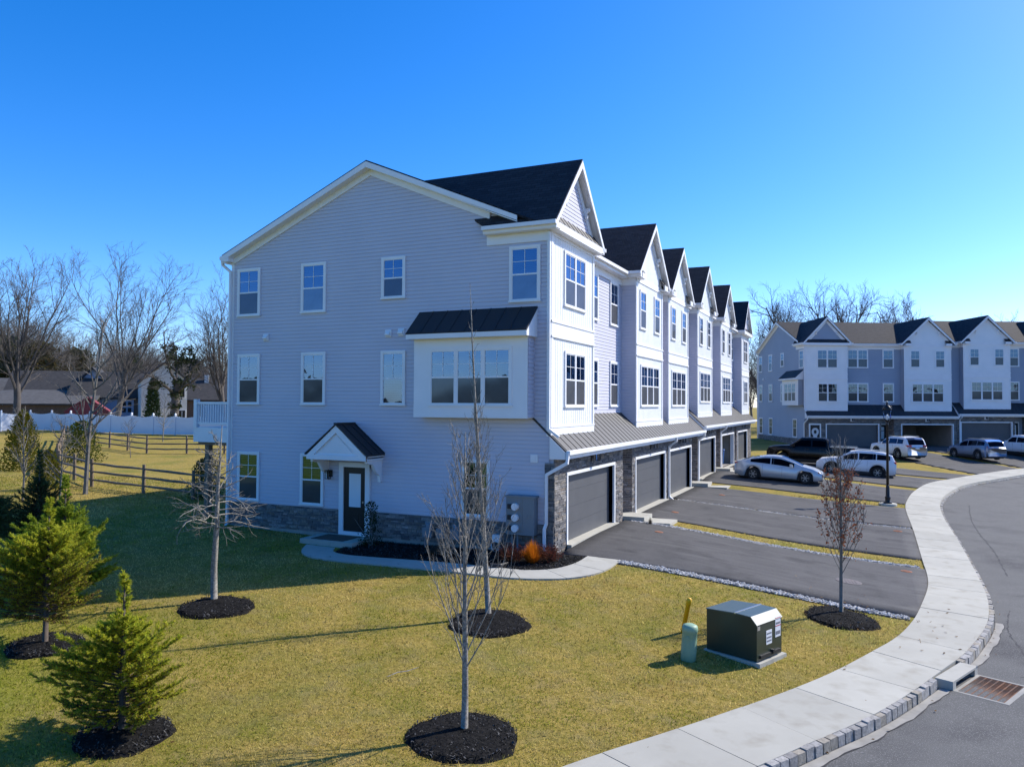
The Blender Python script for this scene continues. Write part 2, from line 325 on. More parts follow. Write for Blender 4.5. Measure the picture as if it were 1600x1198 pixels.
def lap(mb,F,z0,z1,iv,lapw=.127):
    k=0; z=z0
    while z<z1-1e-4:
        zt=min(z+lapw,z1)
        A=iv(z+.002);B=iv(zt-.002)
        if A and B:
            for (a0,a1),(b0,b1) in zip(A,B):
                zm=z+(zt-z)*.66; m0,m1=a0+(b0-a0)*.66,a1+(b1-a1)*.66
                mb.face([F3(F,a0,.022,z),F3(F,a1,.022,z),F3(F,m1,.018,zm),F3(F,m0,.018,zm)]); mb.face([F3(F,m0,.018,zm),F3(F,m1,.018,zm),F3(F,b1,.001,zt),F3(F,b0,.001,zt)]); mb.face([F3(F,a0,.001,z),F3(F,a1,.001,z),F3(F,a1,.022,z),F3(F,a0,.022,z)])
        z=zt
PAL=[(.19,.18,.175),(.23,.215,.20),(.15,.145,.145),(.25,.22,.185),(.20,.165,.135),(.115,.115,.118),(.29,.27,.25),(.17,.165,.165),(.21,.195,.185),(.14,.13,.127)]
def stones(mb,F,u0,u1,z0,z1,holes=(),n0=.0,rnd=random):
    mb.cur=1; mb.fbox(F,u0,u1,n0-.02,n0-.004,z0,z1) if not holes else None
    if holes:
        us=sorted({u0,u1}|{h for q in holes for h in q[:2]})
        for a,b in zip(us,us[1:]):
            hz=[q for q in holes if q[0]<=a+1e-6 and q[1]>=b-1e-6]
            if hz:
                if hz[0][3]<z1: mb.fbox(F,a,b,n0-.02,n0-.004,hz[0][3],z1)
                if hz[0][2]>z0: mb.fbox(F,a,b,n0-.02,n0-.004,z0,hz[0][2])
            else: mb.fbox(F,a,b,n0-.02,n0-.004,z0,z1)
    mb.cur=0; z=z0
    while z<z1-.02:
        h=rnd.choice((.045,.055,.065,.08,.095)); zt=min(z+h,z1); 
        if z1-zt<.05: zt=z1
        u=u0-rnd.random()*.1
        while u<u1:
            L=rnd.uniform(.12,.45); a,b=max(u,u0),min(u+L,u1); u+=L
            segs=[(a,b)]
            for q in holes:
                if q[2]<zt-.01 and q[3]>z+.01:
                    ns=[]
                    for (p,r) in segs:
                        if q[1]<=p or q[0]>=r: ns.append((p,r))
                        else:
                            if q[0]-p>.02: ns.append((p,q[0]))
                            if r-q[1]>.02: ns.append((q[1],r))
                    segs=ns
            for p,r in segs:
                if r-p<.025: continue
                c=rnd.choice(PAL); f=rnd.uniform(.75,1.25); d=n0+rnd.uniform(.012,.035); g=.006
                mb.fbox(F,p+g,r-g,n0-.004,d,z+g,zt-g,tuple(k*f for k in c))
        z=zt
    mb.cur=0
def rib_roof(F,u0,u1,n0,z0,n1,z1,pitch=.42,th=.05):
    """standing seam slope from (n0,z0) at the wall to (n1,z1) at the eave"""
    mb=MB(); d=Vector((n1-n0,z1-z0)).normalized(); t=Vector((-d.y,d.x)); t=t if t.y>0 else -t
    def q(u,s,off):
        n=n0+(n1-n0)*s+t.x*off; z=z0+(z1-z0)*s+t.y*off; return F3(F,u,n,z)
    mb.hexa([q(u0,0,-th),q(u1,0,-th),q(u1,1,-th),q(u0,1,-th),q(u0,0,0),q(u1,0,0),q(u1,1,0),q(u0,1,0)])
    k=int((u1-u0)/pitch); off=((u1-u0)-k*pitch)/2
    for i in range(k+1):
        u=u0+off+i*pitch
        if u<u0+.03 or u>u1-.03: continue
        mb.hexa([q(u-.014,0,-.002),q(u+.014,0,-.002),q(u+.014,1,-.002),q(u-.014,1,-.002),q(u-.009,0,.017),q(u+.009,0,.017),q(u+.009,1,.017),q(u-.009,1,.017)])
    return mb
def bracket(mb,F,u,n,z,w=.09,d=.4,h=.45):
    pts=[(0,0),(d,0),(d,-.09),(d*.62,-.14),(d*.38,-h*.55),(.12,-h*.72),(.1,-h),(0,-h)]
    a=[F3(F,u-w/2,n+p[0],z+p[1]) for p in pts]; b=[F3(F,u+w/2,n+p[0],z+p[1]) for p in pts]; k=len(pts)
    mb.poly(a+b,[tuple(range(k)),tuple(range(2*k-1,k-1,-1))]+[(i,(i+1)%k,k+(i+1)%k,k+i) for i in range(k)])
def lantern(parent,loc,rz,name='wall_lantern'):
    b=MB(); b.box(-.07,.07,-.02,0,-.12,.12); b.beam((0,-.02,.06),(0,-.16,.12),.03,.03); b.box(-.08,.08,-.26,-.08,.09,.12)
    for sx in (-.065,.065):
        for sy in (-.235,-.105): b.box(sx-.01,sx+.01,sy-.01,sy+.01,-.16,.09)
    b.box(-.075,.075,-.245,-.095,-.18,-.16)
    o=b.build(name,'black',parent); o.location=loc; o.rotation_euler=(0,0,rz)
    g=MB(); g.box(-.06,.06,-.228,-.112,-.158,.088); g.build('glass',M['clear'],o)
def downspout(parent,pts,r=.045):
    b=MB(); P=[Vector(p) for p in pts]
    for p,q in zip(P,P[1:]):
        e=(q-p).normalized()*.02; b.beam(p-e,q+e,.075,.095,up=(0,1,.01) if abs((q-p).normalized().z)>.5 else (0,0,1))
    return b.build('downspout','white',parent)
RSL=.425
def townhouse(name,label,loc,rz,cfg,seed):
    rnd=random.Random(seed)
    R=thing(name,label,'townhouses',loc,rz,None)
    L=cfg['L']; W=-12.95; sd=cfg['siding']; XF=-.13; XR=-.75
    FG=((0,0,0),(1,0,0),(0,-1,0))              # gable wall: u=x, outward -y
    def FF(x): return ((x,0,0),(0,1,0),(1,0,0)) # front walls: u=y, outward +x
    steps=cfg['steps']                          # [(y0,y1,dz)]
    def DZ(y):
        for a,b,d in steps:
            if a<=y<b: return d
        return steps[-1][2]
    # ---- walls
    wl=MB(); open_=cfg.get('open',[])
    for (a,b,d) in steps:
        wl.prism([(W+.02,9.62+d),(-6.75,12.38+d),(-.78,9.82+d),(-.78,3.18+d),(W+.02,3.18+d)],'y',a+.022 if a==0 else a,b)
    segs=sorted(cfg['stone']); prev=0.
    def lower(a,b,x): 
        if b-a>.01: wl.prism([(W+.02,-1.),(x,-1.),(x,3.17+DZ((a+b)/2)),(W+.02,3.17+DZ((a+b)/2))],'y',max(a,.022),b)
    for (a,b,door) in segs:
        lower(prev,a,-1.3)
        if door in open_:
            d=DZ(door[0]+.1); lower(a,door[0]-.2,-.03); lower(door[1]+.2,b,-.03)
            wl.prism([(W+.02,-1.),(-6.6,-1.),(-6.6,3.17+d),(W+.02,3.17+d)],'y',door[0]-.2,door[1]+.2)
            wl.prism([(-6.6,2.7+d),(-.05,2.7+d),(-.05,3.17+d),(-6.6,3.17+d)],'y',door[0]-.2,door[1]+.2)
        else:
            lower(a,door[0],-.03); lower(door[1],b,-.03); lower(door[0],door[1],-.22)
            d=DZ(door[0]+.1); wl.prism([(-.22,2.2+d),(-.03,2.2+d),(-.03,3.16+d),(-.22,3.16+d)],'y',door[0],door[1])
        prev=b
    lower(prev,L,-1.3)
    def gz(z):
        lo=W if z<9.72 else -6.75-(12.42-z)/.425; hi=-.16 if z<9.72 else min(-2.2,-6.75+(12.42-z)/.425)
        return [(max(lo,W),hi)] if hi-lo>.05 else []
    lap(wl,FG,.74,12.6,gz)
    # front recess walls and entry recesses
    ups=[]; bays=cfg['bays']; pv=0.
    for (a,b,k) in bays:
        if a-pv>.05: ups.append((pv,a))
        pv=b
    if L-pv>.05: ups.append((pv,L))
    for a,b in ups: lap(wl,FF(XR-.02),3.9,9.75+DZ((a+b)/2),lambda z:[(a,b)])
    for (a,b,k) in bays:
        d=DZ((a+b)/2)
        lap(wl,((0,a,0),(1,0,0),(0,-1,0)),3.35+d,9.75+d,lambda z:[(XR-.3,XF-.03)]) if a>.05 else None
        lap(wl,((0,b,0),(1,0,0),(0,1,0)),3.35+d,9.75+d,lambda z:[(XR-.3,XF-.03)])
    pv=0.
    for (a,b,door) in segs+[(L,L,None)]:
        if a-pv>.3:
            d=DZ((a+pv)/2+.01)
            lap(wl,FF(-1.3),-.1,3.2+d,lambda z:[(pv,a)])
            lap(wl,((0,pv,0),(1,0,0),(0,1,0)),.0,3.2+d,lambda z:[(-1.3,-.06)])
        pv=b
    # far end wall and back wall
    dl=steps[-1][2]
    lap(wl,((0,L,0),(1,0,0),(0,1,0)),.6,9.7+dl,lambda z:[(W,-.8)],.25)
    lap(wl,((W+.02,0,0),(0,1,0),(-1,0,0)),.6,9.7,lambda z:[(0,L)],.127)
    wl.build('wall',sd,R)
    # ---- stone
    st=MB(); stones(st,FG,W,0.,-.12 if not cfg['door'] else -.1,.72,[(-7.92,-6.7,-1,3)] if cfg['door'] else [],.03,rnd)
    stones(st,FG,-.3,.03,.72,2.6,[],.03,rnd)
    for (a,b,door) in segs:
        d=DZ(a+.1); stones(st,FF(0),a,b,-.3+d,3.0+d,[(door[0]-.1,door[1]+.1,-1.,2.22+d)],.0,rnd)
        if a>.1: stones(st,((0,a,0),(1,0,0),(0,-1,0)),-1.2,.02,-.3+d,3.0+d,[],.0,rnd)
    st.build('stone_facing',['stone','mortar'],R)
    fb=MB(); fb.box(W-.02,-8.0,-.045,.02,-1.2,-.1); fb.box(-6.65,.0,-.045,.02,-1.2,-.1) if cfg['door'] else fb.box(-8,0,-.045,.02,-1.2,-.1); fb.box(W-.03,W+.1,0,L,-1.2,.6); fb.build('foundation','found',R)
    tr=type('E_',(),{'box':staticmethod(lambda *a:(lambda q_:(q_.box(*a),q_.build('corner_board','white',R)))(MB()))})()
    # corner boards
    tr.box(W-.025,W+.1,-.03,.1,.75,9.75); tr.box(XF-.12,XF+.03,-.03,.03,3.4,9.7)
    # ---- main roof
    rf=MB(); fa=MB(); fz=MB()
    class Each:
        def __init__(s,nm,m): s.nm=nm; s.mm=m
        def box(s,*a): q_=MB(); q_.box(*a); q_.build(s.nm,s.mm,R)
    gu=Each('gutter','white')
    for i,(a,b,d) in enumerate(steps):
        y0=a-.32 if i==0 else a-.02; y1=b+.02 if i<len(steps)-1 else b+.32
        rz_=12.60+d; xl=W-.25; zl=rz_-RSL*(-6.75-xl); xr=-.42; zr=rz_-RSL*(xr+6.75); t=.07
        rf.prism([(xl,zl),(-6.75,rz_),(xr,zr),(xr,zr-t),(-6.75,rz_-t),(xl,zl-t)],'y',y0,y1)
        # fascia left eave / gutter
        fa.box(xl+.0,xl+.03,y0,y1,zl-.26,zl-.06); fa.box(xl+.03,W,y0,y1,zl-.30,zl-.27)
        gu.box(xl-.11,xl-.002,y0,y1,zl-.17,zl-.05)
        if i==0:   # rakes on the visible gable
            for (xa,xb) in ((xl,-6.75),(-1.13,-6.75)):
                za=rz_-RSL*abs(xa+6.75); 
                fa.prism([(xa,za-.05),(xb,rz_-.05),(xb,rz_-.25),(xa,za-.25 if xa<-7 else za-.2)],'y',-.345,-.31)
                fa.prism([(xa,za-.22),(xb,rz_-.22),(xb,rz_-.25),(xa,za-.25)],'y',-.31,0)
            for (xa,xb,off) in ((W-.03,-6.75,.0),(-2.2,-6.75,.0)):
                za=rz_-RSL*abs(xa+6.75); fz.prism([(xa,za-.23),(xb,rz_-.23),(xb,rz_-.46),(xa,za-.46)],'y',-.06,.02)
            fa.prism([(xl,zl-.26),(xl,zl-.07),(W+.1,zl-.07+.14),(W+.1,zl-.26)],'y',-.34,-.02)
        if i==len(steps)-1:
            for (xa,xb) in ((xl,-6.75),(-1.0,-6.75)):
                za=rz_-RSL*abs(xa+6.75); fa.prism([(xa,za-.08),(xb,rz_-.08),(xb,rz_-.28),(xa,za-.28)],'y',y1-.01,y1+.025)
        # front recess eaves
        for ua,ub in ups:
            p,q=max(ua,a),min(ub,b)
            if q-p<.2: continue
            fa.box(xr-.03,xr,p,q,zr-.28,zr-.09); fa.box(XR-.02,xr-.03,p,q,zr-.28,zr-.25); fz.box(XR-.0,XR+.045,p,q,zr-.56,zr-.28)
            gu.box(xr+.002,xr+.12,p,q,zr-.16,zr-.04)
    rf.build('roof','shY',R); 
    # ---- bays and cross gables
    
    for (a,b,kind) in bays:
        d=DZ((a+b)/2); F=FF(XF); yc=(a+b)/2; hw=(b-a)/2+.32; ze=9.95+d; zp=12.42+d; xo=.16; sl=(zp-ze)/hw
        bw=MB(); gz_=min(zp-.45,zp)
        bw.prism([(a+.025,3.25+d),(b-.025,3.25+d),(b-.025,9.8+d),(yc,zp-.3),(a+.025,9.8+d)],'x',XR-1.,XF-.035)
        if a<.05: pass
        bo=bw; face=MB()
        face.fbox(F,a,b,-.03,.0,3.3+d,9.8+d)
        # battens
        nb=int((b-a)/.2); 
        wins=cfg['pair'] if kind=='pair' else cfg['five']
        occ=[(a+u0-.02,a+u1+.02,z0+d-.03,z1+d+.02) for (u0,u1,z0,z1,nc) in wins]
        for i in range(1,nb):
            u=a+(b-a)*i/nb
            for (za,zb) in ((3.68+d,6.44+d),(6.94+d,9.62+d)):
                zz=[(za,zb)]
                for q in occ:
                    if q[0]<u<q[1]:
                        nz=[]
                        for p,r in zz:
                            if q[3]<=p or q[2]>=r: nz.append((p,r))
                            else:
                                if q[2]-p>.02: nz.append((p,q[2]))
                                if r-q[3]>.02: nz.append((q[3],r))
                        zz=nz
                for p,r in zz: face.fbox(F,u-.022,u+.022,.0,.007,p,r)
        if kind!='pair':
            face.prism([(a+.02,9.78+d),(b-.02,9.78+d),(yc,zp-.28)],'x',XF-.03,XF+.001)
            for i in range(1,nb):
                u=a+(b-a)*i/nb; zt=zp-.3-abs(u-yc)*sl
                if zt>9.9+d: face.fbox(F,u-.022,u+.022,.001,.008,9.8+d,zt)
        B=face.build('bay_front','board',R)
        tb=MB()
        for u0 in (a,b-.13): tb.fbox(F,u0,u0+.13,.001,.028,3.3+d,9.7+d)
        tb.fbox(F,a-.02,b+.02,.002,.034,3.3+d,3.42+d); tb.fbox(F,a+.13,b-.13,.002,.03,3.42+d,3.66+d); tb.fbox(F,a-.02,b+.02,.001,.045,3.66+d,3.70+d)
        tb.fbox(F,a+.13,b-.13,.002,.03,6.48+d,6.88+d); tb.fbox(F,a-.03,b+.03,.001,.055,6.42+d,6.48+d); tb.fbox(F,a-.03,b+.03,.001,.055,6.88+d,6.94+d)
        tb.fbox(F,a,b,.002,.032,9.55+d,9.79+d)
        tb.box(XR-.02,XF,a+.002,b-.002,3.2+d,3.3+d)
        tb.build('bay_trim','white',B)
        bw.build('bay_wall',sd,R)
        for (u0,u1,z0,z1,nc) in wins: window(R,(XF,a+u0,z0+d),math.pi/2,u1-u0,z1-z0,nc)
        # roof slopes
        yo=.1 if a>.05 else 0; cg=MB()
        for s in (-1,1):
            ye=yc+s*hw; 
            pts=[(xo,ye,ze),(xo,yc,zp),(-6.1,yc,zp),(-2.25 if s<0 and a<.05 else -1.2,ye,ze)]
            lo=[(p[0],p[1],p[2]-.07) for p in pts]; cg.hexa(lo+pts) if s>0 else cg.hexa(lo[::-1]+pts[::-1])
            # rake boards
            k=MB() ; fa.prism([(ye,ze-.05),(yc,zp-.05),(yc,zp-.29),(ye,ze-.29+.06)],'x',xo-.035,xo+.012)
            fa.prism([(ye,ze-.10),(yc,zp-.10),(yc,zp-.135),(ye,ze-.135)],'x',XF,xo-.035)
            fz.prism([(yc+s*(hw-.3),ze-.02+.1),(yc,zp-.30),(yc,zp-.58),(yc+s*(hw-.62),ze-.02)],'x',XF-.02,XF+.04)
            # side eave fascia + gutter
            xb=-2.3 if s<0 and a<.05 else XR
            fa.box(xb,xo,ye-.015,ye+.015,ze-.26,ze-.09); y_in=a if s<0 else b
            fa.box(xb,xo,min(ye,y_in),max(ye,y_in),ze-.28,ze-.255); fz.box(xb,XF,min(y_in,y_in+s*.05),max(y_in,y_in+s*.05),ze-.58,ze-.27)
            gu.box(xb,xo+.03,min(ye+s*.016,ye+s*.13),max(ye+s*.016,ye+s*.13),ze-.17,ze-.05)
            # brackets under the rake
            bm=MB(); bracket(bm,F,yc+s*hw*.42,.03,zp-.36-hw*.42*sl,.09,.18,.34); bm.build('gable_bracket','white',R)
        cg.build('cross_gable_roof','shX',R)
        if kind=='pair':
            gl=MB(); lap(gl,FF(XF),ze-.1,zp-.3,lambda z:[(yc-(zp-.25-z)/sl,yc+(zp-.25-z)/sl)] if z<zp-.3 else []); gl.build('gable_siding',sd,R)
            rib_roof(F,yc-hw+.42,yc+hw-.42,.02,ze+.30,.25,ze-.02,.42,.04).build('pent_roof',M['metalroof'],R)
            fa.box(XF,xo,yc-hw+.02,yc+hw-.02,ze-.29,ze-.262); fa.box(xo-.035,xo,yc-hw+.016,yc+hw-.016,ze-.262,ze-.06)
        else:
            for s in (-1,1):
                ya=yc+s*(hw-.36); yb_=yc+s*(hw-.92); y_0,y_1=min(ya,yb_),max(ya,yb_)
                rib_roof(F,y_0,y_1,.02,ze+.26,.25,ze-.02,.3,.04).build('pent_roof',M['metalroof'],R)
                fa.box(XF,xo,y_0,y_1,ze-.29,ze-.262); fa.box(xo-.035,xo,y_0,y_1,ze-.262,ze-.06)
    fa.build('fascia','white',R); fz.build('frieze','white',R)
    # ---- gable wall windows
    for (u,z,w,h,nc,low) in cfg['side_windows']: window(R,(u,-.02,z),0,w,h,nc,low)
    for (y,z,w,h,nc) in cfg['recess_windows']: window(R,(XR,y,z+DZ(y)),math.pi/2,w,h,nc)
    for k in range(3):
        for y in (2.2,5.0,9.6,12.4,16.6,19.5): window(R,(W+.0,y+1,(.8,4.3,7.56)[k]),-math.pi/2,1.05,1.78,1) if y<L and k else None
    # ---- garage doors
    for (a,b,door) in segs:
        d=DZ(a+.1); y0,y1=door; F=FF(0)
        fr=MB(); fr.fbox(F,y0-.1,y0,-.2,.05,-.25+d,2.14+d); fr.fbox(F,y1,y1+.1,-.2,.05,-.25+d,2.14+d); fr.fbox(F,y0-.1,y1+.1,-.2,.052,2.14+d,2.24+d)
        sill=MB(); sill.box(-.2,.2,y0-.1,y1+.1,-.4,.0+d); 
        if door in open_:
            gi=MB(); gi.box(-6.58,-.2,y0-.19,y0-.15,-.05+d,2.69+d); gi.box(-6.58,-.2,y1+.15,y1+.19,-.05+d,2.69+d); gi.box(-6.59,-6.55,y0-.2,y1+.2,-.05+d,2.69+d); gi.box(-6.58,-.1,y0-.19,y1+.19,-.3,0.+d); gi.box(-6.58,-.2,y0-.19,y1+.19,2.66+d,2.695+d)
            gi.build('garage_interior','garagein',R); fr.build('door_frame','white',R)
        else:
            g=MB(); g.fbox(F,y0,y1,-.2,-.175,-.02+d,2.14+d)
            for i in range(4):
                z0=.0+i*.532+d; g.fbox(F,y0+.005,y1-.005,-.175,-.165,z0+.004,z0+.528)
            G_=g.build('garage_door','garage',R); fr.build('door_frame','white',G_)
        sill.build('door_sill','concrete',R)
        yb=(y0+y1)/2; bb=MB(); bb.fbox(F,yb-.2,yb+.2,.02,.05,2.44+d,2.8+d); O=bb.build('light_block','white' if cfg['far'] else 'black',R)
        lantern(O,(.05,yb,2.64+d),math.pi/2)
    # garage roof, gutter
    for i,(a,b,d) in enumerate(steps):
        F=FF(0); y0=-.02 if i==0 else a; y1=b if i<len(steps)-1 else L
        rib_roof(F,y0-.02,y1,-.76,4.05+d,.40,2.97+d,.47,.06).build('garage_roof',M['metalroof'],R)
        g=MB(); g.box(.40,.52,y0-.02,y1,2.86+d,2.98+d); g.build('gutter','white',R)
        e=MB(); e.box(.36,.398,y0-.02,y1,2.72+d,2.94+d); e.box(-.02,.36,y0,y1,2.72+d,2.75+d); e.prism([(-.13,2.72+d),(.38,2.72+d),(.38,2.93+d),(-.13,3.40+d)],'y',y0-.06,y0-.03)
        if i>0: e.prism([(-.75,3.6+d),(.36,2.74+d),(.36,2.93+d),(-.75,4.0+d)],'y',y0-.03,y0-.005)
        e.build('fascia','white',R)
    # ---- downspouts
    downspout(R,[(XF-.02,-.09,9.6),(XF-.02,-.09,3.62),(XF+.3,-.09,3.40)])
    downspout(R,[(.46,-.03,2.9),(.44,-.08,2.62),(-.20,-.13,2.25),(-.20,-.13,.78),(-.24,-.19,.62),(-.24,-.19,-.35)])
    downspout(R,[(W-.3,-.24,9.7),(W-.3,-.2,9.5),(W-.02,-.09,9.25),(W-.02,-.09,-.1),(W+.15,-.45,-.32)])
    for y in cfg['spouts']:
        d=DZ(y); downspout(R,[(.46,y,2.9+d),(.44,y,2.66+d),(.1,y,2.4+d),(.1,y,.05+d),(.3,y,-.1+d)])
    # entry doors in the recesses
    for (y0,y1,d) in cfg['entries']:
        F=FF(cfg.get('entry_x',-1.26)); e=MB(); e.fbox(F,y0,y1,.0,.05,.05+d,2.1+d); O=e.build('door','door',R)
        f=MB(); f.fbox(F,y0-.1,y0,.0,.07,.0+d,2.1+d); f.fbox(F,y1,y1+.1,.0,.07,.0+d,2.1+d); f.fbox(F,y0-.1,y1+.1,.0,.072,2.1+d,2.22+d); f.build('door_frame','white',O)
        g=MB(); g.fbox(F,y0+.2,y1-.2,.05,.056,.75+d,1.9+d); g.build('pane','frost',O)
    # ---- box window on the gable wall
    x0,x1,bz0,bz1=-4.65,-.68,3.95,6.42; bx=MB()
    bx.box(x0,x1,-.5,-.02,bz0,bz1); BX=bx.build('box_window_wall','board',R)
    t2=MB(); t2.box(x0-.012,x1+.012,-.525,-.5,bz0-.01,bz0+.35); t2.box(x0-.01,x0+.56,-.52,-.5,bz0+.35,bz1-.3); t2.box(x1-.56,x1+.01,-.52,-.5,bz0+.35,bz1-.3); t2.box(x0-.012,x1+.012,-.522,-.5,bz1-.3,bz1); t2.build('trim','white',BX)
    lapb=MB(); lap(lapb,((x1+.001,0,0),(0,-1,0),(1,0,0)),bz0+.02,bz1,lambda z:[(.02,.488)]); lapb.build('side_siding',sd,BX)
    window(R,(-4.1,-.502,4.30),0,2.92,1.83,3)
    rib_roof(FG,x0-.12,x1+.12,.02,7.38,.88,6.60,.52,.05).build('box_window_roof',M['metalroof'],R)
    e=MB(); e.box(x0-.1,x1+.1,-.86,-.82,6.42,6.57); e.box(x0-.1,x1+.1,-.82,-.02,6.42,6.445); 
    for xx in (x0-.12,x1+.09): e.prism([(-.85,6.42),(-.02,6.42),(-.02,7.30),(-.85,6.55)],'x',xx,xx+.03)
    e.build('fascia','white',R)
    # wall vents
    for (x,z) in cfg['vents']:
        v=MB(); v.box(x-.12,x+.12,-.06,-.018,z-.12,z+.12); v.prism([(-.06,z+.1),(-.14,z-.02),(-.14,z-.06),(-.06,z-.1)],'x',x-.09,x+.09); v.build('wall_vent','vinyl',R)
    return R
PAIR=[(1.08,3.12,7.48,9.28,2),(1.14,3.10,4.27,6.08,2)]
FIVE=[(.58,1.58,7.58,9.27,1),(3.0,4.0,7.58,9.27,1),(.70,3.86,4.28,6.10,3)]
side=[(-12.66,7.55,1.09,1.78,1,'screen'),(-9.68,7.55,1.09,1.78,1,'screenb'),(-6.27,7.87,.95,1.42,1,'screen'),(-1.51,7.52,1.05,1.75,1,'screenb'),
 (-12.6,4.3,1.06,1.87,1,'screen'),(-9.63,4.3,1.06,1.87,1,'screen'),(-6.26,4.3,.97,1.84,1,'blind'),
 (-12.54,.8,1.04,1.79,1,'screen'),(-9.62,.79,1.02,1.82,1,'screen'),(-3.14,.81,1.0,1.82,1,'screen')]
cfgA=dict(L=43.6,siding='siding',far=False,door=True,steps=[(0,21.72,0),(21.72,43.6,.23)],
 stone=[(0,7.15,(1.08,5.98)),(8.45,14.5,(8.98,14.0)),(14.56,20.15,(14.85,19.8)),(21.75,27.55,(22.2,27.05)),(29.05,35.0,(29.62,34.5)),(35.9,43.6,(36.5,41.3))],
 open=[(29.62,34.5)],bays=[(0.,4.04,'pair'),(9.52,14.1,'five'),(15.28,19.86,'five'),(22.4,27.0,'five'),(30.1,34.66,'five'),(39.56,43.6,'pair')],
 pair=PAIR,five=FIVE,side_windows=side,recess_windows=[(4.3,7.55,2.05,1.8,2),(4.3,4.28,2.05,1.84,2),(7.87,7.55,1.1,1.8,1),(7.87,4.28,1.1,1.84,1),(20.5,7.55,1.05,1.8,1),(20.5,4.28,1.05,1.84,1),(28.0,7.55,1.05,1.8,1),(28.,4.28,1.05,1.84,1),(35.2,7.55,1.05,1.8,1),(35.2,4.28,1.05,1.84,1),(37.2,7.55,2.05,1.8,2),(37.2,4.28,2.05,1.84,2)],
 spouts=[14.53,21.6,28.9],entries=[(7.35,8.25,0),(20.45,21.4,0),(27.8,28.75,.23)],vents=[(-11.27,6.76),(-5.97,6.72),(-5.46,6.75)])
A=townhouse('townhouse_row','nearest pale grey three-storey townhouse row with black gables, white bays and grey garage doors',(0,0,0),0,cfgA,3)
# ---- side entrance of the near end house
c=MB(); FG=((0,0,0),(1,0,0),(0,-1,0))
dm=MB(); dm.fbox(FG,-7.72,-6.82,.02,.05,.02,2.2); D=dm.build('front_door','door',A)
f=MB(); f.fbox(FG,-7.9,-7.72,.0,.10,-.1,2.33); f.fbox(FG,-6.82,-6.64,.0,.10,-.1,2.33); f.fbox(FG,-7.9,-6.64,.0,.102,2.2,2.36); f.fbox(FG,-7.72,-6.82,.0,.12,-.1,.02); f.build('door_frame','white',D)
g=MB(); g.fbox(FG,-7.5,-7.02,.05,.056,.85,1.98); g.build('pane','frost',D)
g=MB(); g.fbox(FG,-7.42,-7.1,.05,.058,.2,.62); g.build('panel','door',D)
h=MB(); h.fbox(FG,-6.93,-6.88,.05,.10,1.0,1.06); h.build('handle','silver',D)
# canopy
xc=-7.34; hw=1.2; ze,zp=2.70,3.70; yo=-1.0; rm=MB()
for s in (-1,1):
    xe=xc+s*(hw+.06); pts=[(xc,yo-.06,zp),(xe,yo-.06,ze),(xe,-.01,ze),(xc,-.01,zp)]; lo=[(p[0],p[1],p[2]-.05) for p in pts]; rm.hexa(lo+pts)
    for t in (.33,.72,1.0): 
        yy=yo-.06+t*1.05-.02; rm.beam((xc,yy,zp+.015),(xe,yy,ze+.015),.025,.03)
rm.box(xc-.06,xc+.06,yo-.07,-.01,zp-.03,zp+.03)
CN=rm.build('canopy_roof',M['metalroof'],A)
cf=MB(); cf.prism([(xc-hw,ze-.1),(xc+hw,ze-.1),(xc+hw,ze-.02),(xc,zp-.05),(xc-hw,ze-.02)],'y',yo+.04,yo+.08)
for s in (-1,1): cf.prism([(xc+s*hw,ze-.06),(xc,zp-.06),(xc,zp-.30),(xc+s*(hw-.27),ze-.06)],'y',yo-.03,yo+.04)
cf.box(xc-hw,xc+hw,yo-.032,yo+.042,ze-.2,ze-.04); cf.box(xc-hw,xc-hw+.05,yo,0,ze-.2,ze-.05); cf.box(xc+hw-.05,xc+hw,yo,0,ze-.2,ze-.05); cf.box(xc-hw,xc+hw,yo+.08,-.02,ze-.14,ze-.1)
cf.prism([(xc-.62,ze+.06),(xc+.62,ze+.06),(xc,zp-.38)],'y',yo+.02,yo+.03)
cf.build('canopy_gable','white',CN)
for s in (-1,1):
    b=MB(); bracket(b,FG,xc+s*(hw-.1),.02,ze-.2,.1,.85,.75); b.build('canopy_bracket','white',CN)
lantern(A,(-8.3,-.02,1.95),0)
# electric meter cabinet on the wall
b=MB(); b.box(-1.44,-.52,-.34,-.03,.42,1.55); b.box(-1.48,-.48,-.37,-.03,1.55,1.60); b.box(-.93,-.90,-.35,-.34,.5,1.5); MC=b.build('meter_cabinet','pgrey',A)
for z in (1.27,.94,.62):
    q=MB(); q.tube([(-1.12,-.34,z),(-1.12,-.44,z)],[.11,.11],16); q.build('meter','vinyl',MC)
    q=MB(); q.box(-1.38,-1.22,-.39,-.34,z-.07,z+.07); q.box(-1.33,-1.24,-.42,-.39,z-.05,z+.05); q.build('meter_plate','plastic',MC)
q=MB()
for x in (-1.3,-1.12,-.62): q.tube([(x,-.18,.42),(x,-.18,-.35)],[.035,.035],8)
q.box(-.75,-.72,-.352,-.34,.95,1.05); q.box(-.66,-.63,-.352,-.34,.95,1.05)
q.build('conduit','pgrey',MC)
